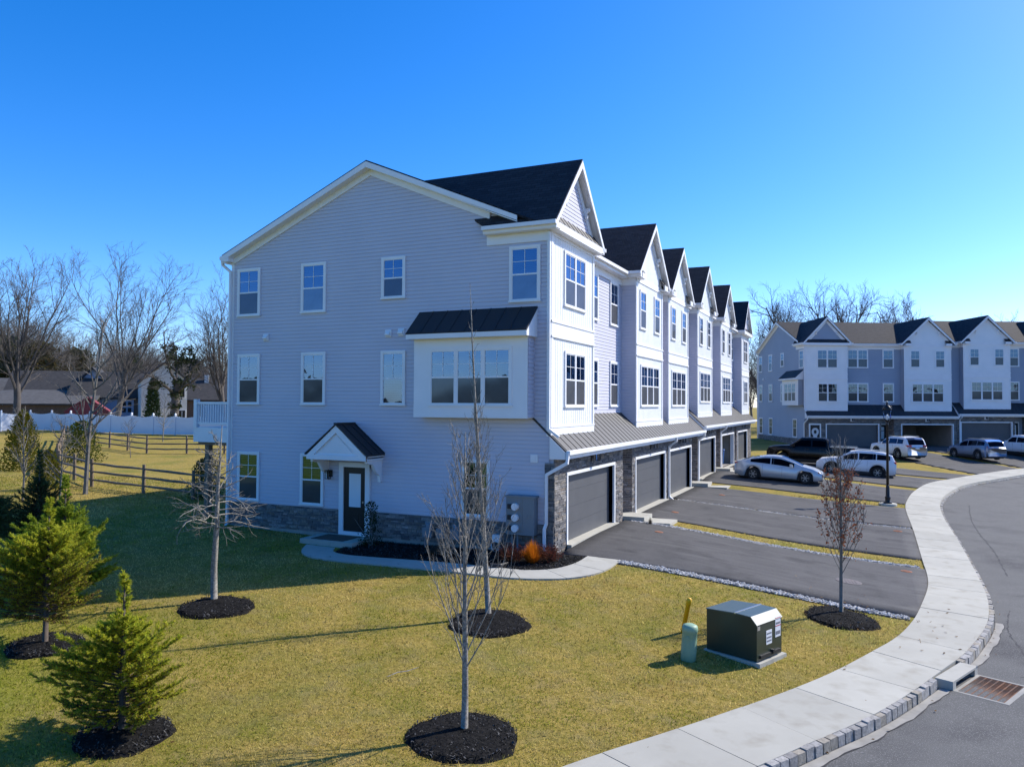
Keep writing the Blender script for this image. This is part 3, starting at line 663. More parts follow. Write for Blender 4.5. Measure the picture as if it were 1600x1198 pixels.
# gas meters low on the stone, hose box, side speaker plate
for x in (-4.2,-3.7,-3.2):
    q=MB(); q.box(x-.16,x+.16,-.42,-.2,.12,.42); q.tube([(x,-.31,.42),(x,-.31,.48),(x-.1,-.31,.56)],[.08,.08,.03],10); q.tube([(x+.1,-.3,.42),(x+.1,-.3,.6),(x+.1,-.08,.6)],[.025]*3,8); q.tube([(x-.12,-.3,.5),(x-.12,-.3,-.35)],[.025]*2,8); q.build('gas_meter','pgrey',A)
q=MB(); q.box(-1.98,-1.72,-.2,-.05,.12,.34); HB=q.build('hose_box','vinyl',A)
q=MB(); t=[(-1.9+.14*math.sin(k*.5),-.14,-.02-.16*math.cos(k*.5)) for k in range(14)]; q.tube(t,[.014]*14,6); q.build('cable','vinyl',HB)
q=MB(); q.box(-.77,-.53,-.045,-.018,2.6,2.84); q.box(-.71,-.6,-.055,-.045,2.65,2.79); q.build('wall_plate','vinyl',A)
# rear deck with white railing
dk=MB(); dk.box(-15.1,-12.98,.25,6.2,2.86,3.42); DK=dk.build('deck','vinyl',A)
rl=MB()
for (p,q) in (((-15.0,.3),(-13.0,.3)),((-15.0,.3),(-15.0,6.1))):
    p=Vector((*p,0));q=Vector((*q,0)); n=int((q-p).length/.125)
    rl.beam(p+Vector((0,0,4.36)),q+Vector((0,0,4.36)),.09,.09); rl.beam(p+Vector((0,0,3.58)),q+Vector((0,0,3.58)),.05,.08)
    for k in range(1,n): a=p.lerp(q,k/n); rl.beam(a+Vector((0,0,3.58)),a+Vector((0,0,4.34)),.045,.045,up=(0,1,0))
for (x,y) in ((-15,.3),(-13.05,.3),(-15,3.2),(-15,6.1)): rl.box(x-.08,x+.08,y-.08,y+.08,3.4,4.5)
rl.build('railing','vinyl',DK)
for (x,y) in ((-14.6,.55),(-14.6,5.9)):
    pt=MB(); pt.box(x-.1,x+.1,y-.1,y+.1,-.3,2.86); pt.build('deck_post','wood',DK)
ub=MB(); ub.box(-15.0,-13.0,.4,6.1,2.74,2.86); ub.build('joist','wood',DK)
# ---- far row
ang=math.atan2(-.89599618,.44406177)
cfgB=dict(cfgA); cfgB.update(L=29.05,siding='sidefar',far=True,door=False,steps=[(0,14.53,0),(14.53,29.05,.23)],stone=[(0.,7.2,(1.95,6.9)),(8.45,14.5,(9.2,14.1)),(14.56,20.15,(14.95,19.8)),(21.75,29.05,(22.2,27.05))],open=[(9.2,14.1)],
 bays=[(0.,4.04,'pair'),(9.52,14.1,'five'),(15.28,19.86,'five'),(22.4,27.0,'five')],
 recess_windows=[(4.3,7.55,2.05,1.8,2),(4.3,4.28,2.05,1.84,2),(7.75,7.55,1.1,1.8,1),(7.75,4.28,1.1,1.84,1),(20.1,7.55,1.05,1.8,1),(20.1,4.28,1.05,1.84,1),(27.8,7.55,1.05,1.8,1)],
 spouts=[14.75],entries=[(7.4,8.3,0),(20.3,21.3,.23)],vents=[(-11.27,6.76)])
cfgB['side_windows']=[s for s in side]
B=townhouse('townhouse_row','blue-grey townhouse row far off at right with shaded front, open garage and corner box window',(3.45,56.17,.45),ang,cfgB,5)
e=MB(); e.box(.04,.09,.35,1.25,.05,2.1); O=e.build('front_door','door',B)
f=MB(); f.box(.03,.1,.22,.35,0,2.1); f.box(.03,.1,1.25,1.38,0,2.1); f.box(.03,.102,.22,1.38,2.1,2.24); f.build('door_frame','white',O)
w_=MB(); 
for k in range(14):
    a=2*math.pi*k/14; w_.box(.09,.14,.8+.24*math.cos(a)-.09,.8+.24*math.cos(a)+.09,1.45+.28*math.sin(a)-.09,1.45+.28*math.sin(a)+.09)
w_.box(.09,.12,.62,.98,.5,1.2); w_.build('wreath','vinyl',O)
# ------------------------------------------------------------------ ground, drives, pavement
def smooth(P,it=2):
    P=[tuple(p) for p in P]
    for _ in range(it):
        Q=[P[0]]
        for a,b in zip(P,P[1:]): Q+= [(a[0]*.75+b[0]*.25,a[1]*.75+b[1]*.25),(a[0]*.25+b[0]*.75,a[1]*.25+b[1]*.75)]
        P=Q+[P[-1]]
    return P
def resample(P,step):
    P=np.array(P,float); d=np.r_[0,np.cumsum(np.linalg.norm(np.diff(P,axis=0),axis=1))]; s=np.arange(0,d[-1],step)
    return np.stack([np.interp(s,d,P[:,0]),np.interp(s,d,P[:,1])],1)
INN=[(-2,-25),(1.5,-18),(3.2,-14),(4.67,-11.06),(5.69,-9.38),(6.53,-7.91),(7.33,-6.47),(7.98,-5.15),(8.6,-3.63),(9.15,-2.24),(9.56,-.5),(9.86,1.43),(10.19,3.99),(10.29,6.0),(10.29,8.35),(10.3,12),(10.3,15.14),(10.27,18.5),(10.28,20.9),(10.42,22.6),(10.85,26.24),(11.56,30.25),(12.44,33.25),(13.42,35.73),(15.0,39.25),(17.13,43.59),(19.45,47.67),(22.5,52),(27,57),(34,62),(45,66)]
OUT=[(-.5,-26),(3.,-18.8),(4.7,-14.8),(6.1,-12),(7.3,-9.84),(8.03,-8.49),(8.71,-7.28),(9.38,-5.75),(9.98,-4.19),(10.55,-2.72),(10.93,-1.31),(11.22,-.2),(11.5,1.23),(11.78,3.9),(11.9,8.0),(11.91,12.04),(11.87,15.49),(11.87,18.69),(12.0,22.4),(12.4,25.54),(13.08,28.78),(13.8,31.6),(14.76,34.33),(16.31,37.6),(18.57,42.1),(21,46.4),(24.,50.6),(28.4,55.4),(35,60.2),(45.5,64)]
INs=resample(smooth(INN),.4); OUs=resample(smooth(OUT),.25)
def inside(x,y,poly):
    x=np.asarray(x);y=np.asarray(y);r=np.zeros(x.shape,bool);n=len(poly)
    for i in range(n):
        x0,y0=poly[i];x1,y1=poly[(i+1)%n]
        c=((y0>y)!=(y1>y)); 
        with np.errstate(all='ignore'): r^=c&(x<(x1-x0)*(y-y0)/(y1-y0+1e-12)+x0)
    return r
ROADP=[tuple(p) for p in OUs[::3]]+[(60,64),(60,-60),(-10,-60)]
mid=[(p[0],p[1]) for p in INs]
nearo=[OUs[np.argmin(np.hypot(*(OUs-p).T))] for p in INs]
MIDP=[((a[0]*.45+b[0]*.55),(a[1]*.45+b[1]*.55)) for a,b in zip(INs,nearo)]+[(62,66),(62,-62),(-12,-62)]
def gridax(lo,hi,step,far,nf):
    core=np.arange(lo,hi+1e-6,step); t=np.linspace(0,1,nf+1)[1:]**2.2
    return np.r_[(lo-(far)*t)[::-1],core,hi+far*t]
gx=gridax(-45,26,.5,900,16); gy=gridax(-24,66,.5,900,16)
X,Y=np.meshgrid(gx,gy,indexing='ij'); ZZ=np.empty(X.shape)
core=(np.abs(X)<320)&(np.abs(Y)<320)
ZZ[:]=0; ZZ[core]=G(np.clip(X[core],-160,130),np.clip(Y[core],-100,220)); ZZ[~core]=1.5
ZZ[inside(X,Y,MIDP)]-=.4
mb=MB(); nx,ny=X.shape; me=bpy.data.meshes.new('lawn')
V=np.stack([X.ravel(),Y.ravel(),ZZ.ravel()],1); ii=(np.arange(nx-1)[:,None]*ny+np.arange(ny-1)[None]).ravel()
me.from_pydata(V.tolist(),[],np.stack([ii,ii+ny,ii+ny+1,ii+1],1).tolist()); me.polygons.foreach_set('use_smooth',[True]*len(ii))
def lawnmat():
    m=mat('lawn',(.155,.125,.035),.95,spec=.1); t=m.node_tree; N=t.nodes; L=t.links; b=N['Principled BSDF']
    tc=N.new('ShaderNodeTexCoord')
    def nz(sc,det=5,rough=.6):
        n=N.new('ShaderNodeTexNoise'); n.inputs['Scale'].default_value=sc; n.inputs['Detail'].default_value=det; n.inputs['Roughness'].default_value=rough; L.new(tc.outputs['Object'],n.inputs['Vector']); return n.outputs['Fac']
    def mr(v,a,c,o0=0.,o1=1.):
        r=N.new('ShaderNodeMapRange'); r.inputs['From Min'].default_value=a; r.inputs['From Max'].default_value=c; r.inputs['To Min'].default_value=o0; r.inputs['To Max'].default_value=o1; L.new(v,r.inputs['Value']); return r.outputs[0]
    def mx(f,a,c):
        x=N.new('ShaderNodeMix'); x.data_type='RGBA'; L.new(f,x.inputs['Factor'])
        for k,v in (('A',a),('B',c)):
            if isinstance(v,tuple): x.inputs[k].default_value=(*v,1)
            else: L.new(v,x.inputs[k])
        return x.outputs['Result']
    sp=N.new('ShaderNodeSeparateXYZ'); L.new(tc.outputs['Object'],sp.inputs[0])
    base=mx(mr(nz(9,6),.38,.62),(.42,.30,.08),(.27,.205,.035))
    base=mx(mr(nz(.55,5),.45,.7,0,.75),base,(.15,.17,.025))
    base=mx(mr(nz(2.2,6),.5,.75,0,.7),base,(.34,.25,.11))
    # the grass is greener towards the far left of the plot
    ad=N.new('ShaderNodeMath'); ad.operation='MULTIPLY_ADD'; L.new(nz(.3,3),ad.inputs[0]); ad.inputs[1].default_value=6; L.new(sp.outputs['X'],ad.inputs[2])
    ady=N.new('ShaderNodeMath'); ady.operation='MULTIPLY_ADD'; L.new(nz(.35,3),ady.inputs[0]); ady.inputs[1].default_value=4; L.new(sp.outputs['Y'],ady.inputs[2])
    mg=N.new('ShaderNodeMath'); mg.operation='MULTIPLY'; L.new(mr(ad.outputs[0],1,-6,0,.85),mg.inputs[0]); L.new(mr(ady.outputs[0],-6.5,-11,0,1),mg.inputs[1]); base=mx(mg.outputs[0],base,(.20,.26,.015))
    base=mx(mr(nz(40,3),.35,.7,0,.3),base,(.09,.08,.025))
    L.new(base,b.inputs['Base Color'])
    bp=N.new('ShaderNodeBump'); bp.inputs['Strength'].default_value=.8; bp.inputs['Distance'].default_value=.05; L.new(nz(22,6,.75),bp.inputs['Height']); L.new(bp.outputs[0],b.inputs['Normal'])
    return m
M['lawn']=lawnmat(); me.materials.append(M['lawn'])
tag(link('lawn',me),kind='structure')
def drape(name,poly,dz,m,res=.6,skirt=.3,parent=None):
    bm=bmesh.new(); vs_=[bm.verts.new((p[0],p[1],0)) for p in poly]; bm.faces.new(vs_); bmesh.ops.triangulate(bm,faces=bm.faces[:])
    xs=[p[0] for p in poly]; ys=[p[1] for p in poly]
    for ax,lo,hi in ((0,min(xs),max(xs)),(1,min(ys),max(ys))):
        v=lo+res
        while v<hi:
            co=(v,0,0) if ax==0 else (0,v,0); no=(1,0,0) if ax==0 else (0,1,0)
            bmesh.ops.bisect_plane(bm,geom=bm.verts[:]+bm.edges[:]+bm.faces[:],plane_co=co,plane_no=no); v+=res
    bmesh.ops.remove_doubles(bm,verts=bm.verts[:],dist=.0005)
    vs_=bm.verts[:]; zz=G([v.co.x for v in vs_],[v.co.y for v in vs_])
    for v,z in zip(vs_,zz): v.co.z=z+(dz(v.co.x,v.co.y) if callable(dz) else dz)
    bmesh.ops.recalc_face_normals(bm,faces=bm.faces[:])
    for f in bm.faces:
        if f.normal.z<0: f.normal_flip()
        f.smooth=True
    if skirt:
        be=[e for e in bm.edges if e.is_boundary]; r=bmesh.ops.extrude_edge_only(bm,edges=be)
        for v in r['geom']:
            if isinstance(v,bmesh.types.BMVert): v.co.z-=skirt
    me=bpy.data.meshes.new(name); bm.to_mesh(me); bm.free(); me.materials.append(M[m] if isinstance(m,str) else m)
    return tag(link(name,me,parent),kind='structure')
drape('road',ROADP,-.13,'asphalt',2.0,0)
# pavement slabs
sb=MB(); nsl=4; k=0
while k+nsl<len(INs):
    a=INs[k:k+nsl+1]; b=np.array(nearo[k:k+nsl+1]); t0=.008/.4
    a=a.copy(); b=b.copy(); a[0]=a[0]+(a[1]-a[0])*t0; a[-1]=a[-1]+(a[-2]-a[-1])*t0; b[0]=b[0]+(b[1]-b[0])*t0; b[-1]=b[-1]+(b[-2]-b[-1])*t0
    b=b+(a-b)/np.linalg.norm(a-b,axis=1)[:,None]*.13
    if a[0][1]<70:
        dzr=random.uniform(-.004,.004); sc_=random.uniform(.88,1.05)
        for j in range(nsl):
            q=[a[j],a[j+1],b[j+1],b[j]]; z=G([p[0] for p in q],[p[1] for p in q])+.05+dzr
            top=[(p[0],p[1],zz) for p,zz in zip(q,z)]; lo=[(p[0],p[1],zz-.25) for p,zz in zip(q,z)]; sb.hexa(lo+top,(sc_,sc_,sc_*.99))
    k+=nsl
tag(sb.build('sidewalk','slab'),kind='structure')
# belgian block kerb
kb=MB(); P=resample(OUs,.22); T=np.gradient(P,axis=0); T/=np.linalg.norm(T,axis=1)[:,None]; zk=G(P[:,0],P[:,1])
DR=np.array((10.28,-4.05))
for p,t,z in zip(P,T,zk):
    if p[1]>60: continue
    n=np.array((t[1],-t[0]));
    if abs((p-DR)@np.array((.4,.92)))<.72 and np.hypot(*(p-DR))<1.2: continue
    flush=.10*np.clip((p[1]-.5)/2.5,0,1)
    L=.106+random.uniform(-.012,.003); w0=-.13+random.uniform(0,.01); w1=random.uniform(-.01,.012); h=.052-flush+random.uniform(-.012,.012); h2=h+random.uniform(-.012,.01)
    c=random.choice(((.33,.315,.29),(.30,.285,.26),(.37,.35,.32),(.31,.275,.22),(.26,.245,.225)))
    def q(s,m,zz): r=p+t*s+n*m; return (r[0],r[1],z+zz)
    kb.hexa([q(-L,w0,-.3),q(L,w0,-.3),q(L,w1,-.3),q(-L,w1,-.3),q(-L,w0,h),q(L,w0,h2),q(L*.93,w1-.015,h2-.01),q(-L*.93,w1-.015,h-.01)],c)
tag(kb.build('kerb',['stone']),kind='structure')
# gutter strip of concrete along the kerb foot
gp=[tuple(P[i]+np.array((T[i][1],-T[i][0]))*.012) for i in range(len(P)) if P[i][1]<1.5]
gq=[tuple(P[i]+np.array((T[i][1],-T[i][0]))*(.175+.022*math.sin(i*.9)+.012*math.sin(i*2.3))) for i in range(len(P)) if P[i][1]<1.5]
gt=MB(); za=G([p[0] for p in gp],[p[1] for p in gp])-.122; zb=G([p[0] for p in gq],[p[1] for p in gq])-.122
for i in range(len(gp)-1): gt.face([(*gp[i],za[i]),(*gq[i],zb[i]),(*gq[i+1],zb[i+1]),(*gp[i+1],za[i+1])])
tag(gt.build('gutter_strip','gutterconc'),kind='structure')
gs=MB()
for i in range(len(gq)-1):
    a,b=np.array(gq[i]),np.array(gq[i+1]); t_=b-a; n_=np.array((t_[1],-t_[0]))/np.linalg.norm(t_); w0,w1=.018+.012*math.sin(i*1.7),.018+.012*math.sin((i+1)*1.7)
    p=[(*a,zb[i]+.003),(*(a+n_*w0),zb[i]+.003),(*(b+n_*w1),zb[i+1]+.003),(*b,zb[i+1]+.003)]; gs.face(p)
# wandering cracks and a patched seam in the road surface
for (pts,w_) in (([(11.6,-2.4),(11.75,-1.2),(11.62,.3),(11.8,1.6),(12.05,3.0)],.02),([(11.35,-3.2),(11.9,-2.9),(12.2,-2.3),(12.1,-1.2)],.025),([(12.7,8),(12.9,12),(12.8,16),(12.95,20),(13.4,24.5)],.03),([(13.6,9),(14.6,9.6),(15.9,9.4)],.02),([(12.4,5),(13.5,5.6),(15,5.2),(17,6)],.015)):
    R_=resample(smooth(pts,2),.12); R_=R_+RNG.normal(0,.018,R_.shape); z_=G(R_[:,0],R_[:,1])-.124
    for i in range(len(R_)-1):
        t_=R_[i+1]-R_[i]; n_=np.array((t_[1],-t_[0]))/(np.linalg.norm(t_)+1e-9)*w_*(.6+.4*math.sin(i)); gs.face([(*(R_[i]-n_),z_[i]),(*(R_[i]+n_),z_[i]),(*(R_[i+1]+n_),z_[i+1]),(*(R_[i+1]-n_),z_[i+1])])
tag(gs.build('road_seam','seam'),kind='structure')
# driveways
ipl=np.array(smooth(INN,2)); ipl=ipl[(ipl[:,1]>-1)]
def ix(y): return float(np.interp(y,ipl[:,1],ipl[:,0]))
def drv(ya,yb,x0=.17,yin=None):
    yy=np.linspace(ya,yb,12); return [(x0,yb),(x0,ya)]+[(ix(y)-.01,y) for y in yy]
DRV=[drv(.12,6.9),drv(8.5,14.35),drv(14.62,20.45),drv(21.75,27.6),drv(29.05,35.0),drv(36.1,43.4)]
DRV[5]=[(.17,43.4),(.17,36.1)]+[(ix(y)-.01,y) for y in np.linspace(36.1,39.6,6)]
e1=np.array((.89599618,.44406177)); u2=np.array((-.44406177,.89599618)); O2=np.array((3.45,56.17))
def far(x,y): p=O2+e1*y-u2*x; return (float(p[0]),float(p[1]))
DRV+= [[far(.2,1.6),(ix(40.6)-.01,40.6),(ix(43.5)-.01,43.5),(ix(47)-.01,47),far(.2,7.3)],[far(.2,8.9),(ix(47.7)-.01,47.7),(ix(53)-.01,53),far(.2,14.4)],[far(.2,14.7),(ix(53.6)-.01,53.6),(ix(57.5)-.01,57.5),far(.2,20.2)]]
lv=bpy.data.meshes['lawn'].vertices; zz=V[:,2].copy()
zz[(V[:,0]>-12.7)&(V[:,0]<.3)&(V[:,1]>.2)&(V[:,1]<43.4)]-=.35
ql=V[:,:2]-O2; fx_=-(ql@u2); fy_=ql@e1; zz[(fx_>-12.5)&(fx_<.2)&(fy_>.3)&(fy_<29)]-=.5
for p in DRV: zz[inside(V[:,0],V[:,1]-.42,p)&inside(V[:,0],V[:,1]+.42,p)]-=.14
V[:,2]=zz; lv.foreach_set('co',V.astype(np.float32).ravel())
for k,p in enumerate(DRV): drape('driveway',p,.035,'drive',.6,.2)
# gravel strips
def gravel(name,pts,w,n,label,sz=(.022,.055)):
    n=int(n*.8); mb=MB(); P=np.array(pts,float); d=np.r_[0,np.cumsum(np.linalg.norm(np.diff(P,axis=0),axis=1))]; s=RNG.uniform(0,d[-1],n); q=RNG.normal(0,.42,n).clip(-1,1)*w/2
    x=np.interp(s,d,P[:,0]); y=np.interp(s,d,P[:,1]); tx=np.interp(s,d[:-1],np.diff(P[:,0])); ty=np.interp(s,d[:-1],np.diff(P[:,1])); l=np.hypot(tx,ty); x=x-ty/l*q; y=y+tx/l*q; z=G(x,y)
    for i in range(n):
        r=RNG.uniform(*sz); c=RNG.choice([.32,.5,.62,.42,.22]); c=(c,c*.955,c*.88); h=r*RNG.uniform(.25,.5); a=RNG.uniform(0,6.28); ca,sa=math.cos(a)*r,math.sin(a)*r; e=RNG.uniform(.6,1)
        zz=z[i]+.028+RNG.uniform(-.012,.014)
        mb.poly([(x[i]+ca,y[i]+sa,zz-h*.3),(x[i]-sa*e,y[i]+ca*e,zz-h*.2),(x[i]-ca,y[i]-sa,zz-h*.3),(x[i]+sa*e,y[i]-ca*e,zz-h*.2),(x[i]+ca*.3,y[i]+sa*.2,zz+h),(x[i]-ca*.4,y[i]-sa*.1,zz+h*.85)],[(0,1,4),(1,5,4),(1,2,5),(2,3,5),(3,4,5),(3,0,4)],c)
    return tag(mb.build(name,'gravel'),kind='stuff',label=label,cat='gravel')
drape('gravel_bed',[(2.0,-.24),(9.5,-.33),(9.5,.11),(2.0,.11)],.02,'gravelbed',.6,.1)
drape('gravel_bed',[(.4,6.92),(10.15,6.92),(10.15,7.36),(.4,7.34)],.02,'gravelbed',.6,.1)
gravel('gravel_strip',[(2.0,-.02),(6,-.08),(9.5,-.12)],.40,3600,'grey stone gravel strip between front lawn and nearest driveway')
gravel('gravel_strip',[(.4,7.12),(5,7.12),(10.1,7.15)],.40,4000,'grey stone gravel strip beside grass strip past the nearest driveway')
gravel('gravel_strip',[(.5,14.5),(5,14.5),(10.2,14.5)],.22,1900,'thin gravel line between the second and third driveways')
# concrete path to the side door and its stoop
PO=[(2.06,.12),(1.98,-1.2),(1.45,-2.05),(.71,-2.5),(-.29,-2.78),(-1.29,-2.78),(-2.32,-2.78),(-2.97,-2.85),(-4.15,-2.9),(-5.79,-3.08),(-6.79,-3.0),(-7.55,-2.5),(-8.1,-1.5)]
PI=[(1.03,.1),(1.0,-.75),(.65,-1.55),(-.05,-1.93),(-.72,-1.95),(-1.7,-1.93),(-2.59,-1.93),(-3.82,-2.02),(-5.3,-2.2),(-6.15,-2.25),(-6.7,-2.0),(-6.95,-1.5)]
po=smooth(PO,2); pi=smooth(PI,2)
pa=resample(po,.1); pb=resample(pi,.1); nn=10; ff=MB()
for k in range(nn):
    def sub(P,a,b): 
        idx=np.linspace(a*(len(P)-1),b*(len(P)-1),7); return np.stack([np.interp(idx,np.arange(len(P)),P[:,j]) for j in (0,1)],1)
    a=sub(pa,k/nn+.0008,(k+1)/nn-.0008); b=sub(pb,k/nn+.0008,(k+1)/nn-.0008)
    for j in range(6):
        q=[a[j],a[j+1],b[j+1],b[j]]; z=G([p[0] for p in q],[p[1] for p in q])+.045; ff.hexa([(p[0],p[1],zz-.2) for p,zz in zip(q,z)]+[(p[0],p[1],zz) for p,zz in zip(q,z)])
tag(ff.build('path','concrete'),kind='structure')
s=thing('stoop','grey concrete stoop with brown mat below the black side door','step',(-7.4,-.75,-.3))
b=MB(); b.box(-1.15,.95,-.55,.68,-.2,.19); b.build('slab','concrete',s)
b=MB(); b.box(-.8,.5,-.42,.5,.19,.205); b.build('doormat','doormat',s)
for (y0,y1,dz,lab) in ((7.2,8.4,0,'concrete step between the first and second garage doors'),(20.25,21.5,0,'concrete step past the third garage door'),(27.7,28.9,.18,'concrete step past the fourth garage door'),(35.05,35.85,.2,'concrete step farthest along the garage row')):
    zz=g1(1,(y0+y1)/2); s=thing('stoop',lab,'step',(.1,(y0+y1)/2,zz),0,'concrete steps at the garage row'); hw_=(y1-y0)/2
    b=MB(); b.box(-1.3,.75,-hw_,hw_,-.2,.20); b.build('slab','concrete',s); b=MB(); b.box(.76,1.75,-hw_,hw_,-.3,.03); b.build('landing','concrete',s)
# mulch bed and rings
drape('mulch_bed',[(-6.55,.1),(-6.75,-1.5),(-6.6,-1.95),(-6.1,-2.2)]+[tuple(p) for p in PI[8:3:-1]]+[tuple(p) for p in PI[3::-1]]+[(.2,.05),(.05,-.02),(0,.1)],.03,'mulch',.4,.1)
CH=MB()
def chips(n,fx,rad=None):
    x,y=fx(n); z=G(x,y)
    for i in range(n):
        a=random.uniform(0,6.28); r=random.uniform(.014,.04); w_=random.uniform(.004,.009); ca,sa=math.cos(a),math.sin(a); c=random.choice((.008,.012,.02,.03,.05,.11)); up=random.uniform(-.02,.03)
        zz=z[i]+(.055 if rad is None else .05+.03*max(0,1-((x[i]-rad[0])**2+(y[i]-rad[1])**2)/rad[2]**2))+random.uniform(0,.012)
        CH.poly([(x[i]+ca*r-sa*w_,y[i]+sa*r+ca*w_,zz+up),(x[i]+ca*r+sa*w_,y[i]+sa*r-ca*w_,zz+up),(x[i]-ca*r+sa*w_,y[i]-sa*r-ca*w_,zz-up),(x[i]-ca*r-sa*w_,y[i]-sa*r+ca*w_,zz-up)],[(0,1,2,3)],(c,c*.97,c*.93))
RINGS=[(2.86,-11.05,.90,'foreground upright sapling'),(.80,-6.02,.95,'tall slender sapling'),(-5.15,-8.2,.88,'pale bare oak sapling'),(7.98,-1.3,.88,'rust-leaved sapling by the pavement'),(-6.2,-11.6,.72,'tall spruce with a bare base'),(-1.68,-13.42,.72,'nearest squat spruce')]
for (x,y,r,nm) in RINGS:
    mb=MB(); nr,na=7,36; vs_=[]; zc=None
    for i in range(nr+1):
        for k in range(na):
            aa=k*2*math.pi/na; rr=r*i/nr*(1+.035*math.sin(3*aa+x)+.03*math.sin(5*aa+2*y)+.02*math.sin(11*aa+3*x+y)); a=2*math.pi*k/na; vs_.append((x+rr*math.cos(a),y+rr*math.sin(a)))
    z=G([p[0] for p in vs_],[p[1] for p in vs_]); V=[]
    for i in range(nr+1):
        for k in range(na):
            j=i*na+k; t=i/nr; V.append((*vs_[j],z[j]+(.05+.05*(1-t*t) if t<.93 else -.02)+random.uniform(-.008,.008)))
    mb.poly(V,[(i*na+k,i*na+(k+1)%na,(i+1)*na+(k+1)%na,(i+1)*na+k) for i in range(nr) for k in range(na)])
    tag(mb.build('mulch_ring','mulch',smooth=False),'round black mulch ring at the foot of the '+nm,'mulch','mulch rings around the young trees')
    def fx(n,x=x,y=y,r=r):
        a=RNG.uniform(0,6.283,n); q=r*np.sqrt(RNG.uniform(0,.9,n)); return x+q*np.cos(a),y+q*np.sin(a)
    chips(1700,fx,(x,y,r))
BEDP=[(-6.6,0),(-6.75,-1.5),(-6.1,-2.2)]+PI[8:3:-1]+PI[3::-1]+[(.2,0)]
def fxb(n):
    x=RNG.uniform(-6.7,1,n*2); y=RNG.uniform(-2.3,.1,n*2); k=inside(x,y,BEDP)&(y<-.06); return x[k],y[k]
xb,yb=fxb(7000); chips(len(xb),lambda n:(xb,yb))
tag(CH.build('mulch_chips','chip'),'loose black bark chips scattered over the mulch rings and bed','mulch',kind='stuff')
# grass blades on the near lawns
def blades(n):
    t=RNG.uniform(0,1,n); D=6+34*t**1.35; lat=RNG.uniform(-.75,.75,n)*D
    Fw=np.array((-.41775,.90856)); Rt=np.array((.90856,.41775))
    x=CAM[0]+Fw[0]*D+Rt[0]*lat; y=CAM[1]+Fw[1]*D+Rt[1]*lat
    ok=~inside(x,y,[tuple(p) for p in INs[::2]]+[(60,60),(60,-60)])
    ok&=~((x>-13.1)&(x<.3)&(y>-.06))
    ok&=~inside(x,y,PO+PI[::-1])&~inside(x,y,BEDP)
    for p in DRV[:6]: ok&=~inside(x,y,p)
    for (rx,ry,r,_) in RINGS: ok&=np.hypot(x-rx,y-ry)>r*(.93+.06*np.sin(5*np.arctan2(y-ry,x-rx)))
    ok&=~((x>.0)&(y>-.25)&(y<.12))&~((x>0)&(y>6.9)&(y<7.36))&~((x>-8.6)&(x<-6.4)&(y>-1.32)&(y<0))&~((x>0)&(x<2)&(((y>7.1)&(y<8.5))|((y>20.2)&(y<21.6))))
    return x[ok],y[ok],D[ok]
bx_,by_,bD=blades(460000); nb=len(bx_); bz=G(bx_,by_)
from mathutils import noise as mn
# patch value from a few sine fields plus jitter
def vnoise(x,y,s,seed):
    g=np.random.default_rng(seed).random((128,128)); u=x/s+37.3; v=y/s+51.7; i=np.floor(u).astype(int); j=np.floor(v).astype(int); a=u-i; b=v-j; a=a*a*(3-2*a); b=b*b*(3-2*b); q=lambda p,r: g[(i+p)%128,(j+r)%128]
    return (q(0,0)*(1-a)+q(1,0)*a)*(1-b)+(q(0,1)*(1-a)+q(1,1)*a)*b
pv=vnoise(bx_,by_,2.6,1)*1.2+vnoise(bx_,by_,.75,2)*1.3+vnoise(bx_,by_,.28,3)*1.3+RNG.normal(0,.22,nb)
och=np.clip((vnoise(bx_,by_,1.1,5)+.6*vnoise(bx_,by_,.35,6)-.95)/.25,0,1)[:,None]*.6
gr=np.clip((pv-1.68)/.7,0,1)*.9; gr=np.clip(gr+np.clip((-bx_+1)/5,0,1)*np.clip((-by_-7.5)/3,0,1)*.9,0,1)[:,None]
straw=np.array((.62,.48,.17)); green=np.array((.25,.27,.022)); straw=straw*(1-och)+np.array((.33,.19,.055))*och; cb=(straw*(1-gr)+green*gr)*RNG.choice((.35,.6,.85,1.,1.15,1.35),(nb,1))
a=RNG.uniform(0,6.283,nb); h=RNG.uniform(.010,.042,nb)*(1+bD/60)*np.where(RNG.random(nb)<.04,1.9,1.); w_=RNG.uniform(.003,.0055,nb)*(1+bD/16); lx=RNG.normal(0,.03,nb); ly=RNG.normal(0,.03,nb)
ca,sa=np.cos(a)*w_,np.sin(a)*w_
V=np.empty((nb,3,3)); V[:,0]=np.stack([bx_-ca,by_-sa,bz-.005],1); V[:,1]=np.stack([bx_+ca,by_+sa,bz-.005],1); V[:,2]=np.stack([bx_+lx,by_+ly,bz+h],1)
me=bpy.data.meshes.new('grass_blades'); me.vertices.add(nb*3); me.vertices.foreach_set('co',V.ravel()); me.loops.add(nb*3); me.loops.foreach_set('vertex_index',np.arange(nb*3)); me.polygons.add(nb); me.polygons.foreach_set('loop_start',np.arange(0,nb*3,3)); me.polygons.foreach_set('loop_total',np.full(nb,3)); me.update()
ca_=me.color_attributes.new('Col','FLOAT_COLOR','CORNER'); ca_.data.foreach_set('color',np.repeat(np.c_[cb,np.ones(nb)],3,axis=0).astype(np.float32).ravel())
me.materials.append(M['blade']); tag(link('grass_blades',me),'short winter grass, straw and green, covering the front lawn','grass',kind='stuff')
# ------------------------------------------------------------------ yard furniture
def frame_at(px,py,U): return
# storm drain
DRt=np.array((.40,.916)); DRn=np.array((.916,-.40)); zr=g1(10.6,-4.2)-.13
s=thing('storm_drain','rusty iron storm drain grate with concrete kerb inlet','drain',(10.28,-4.05,zr),math.atan2(DRt[1],DRt[0]))
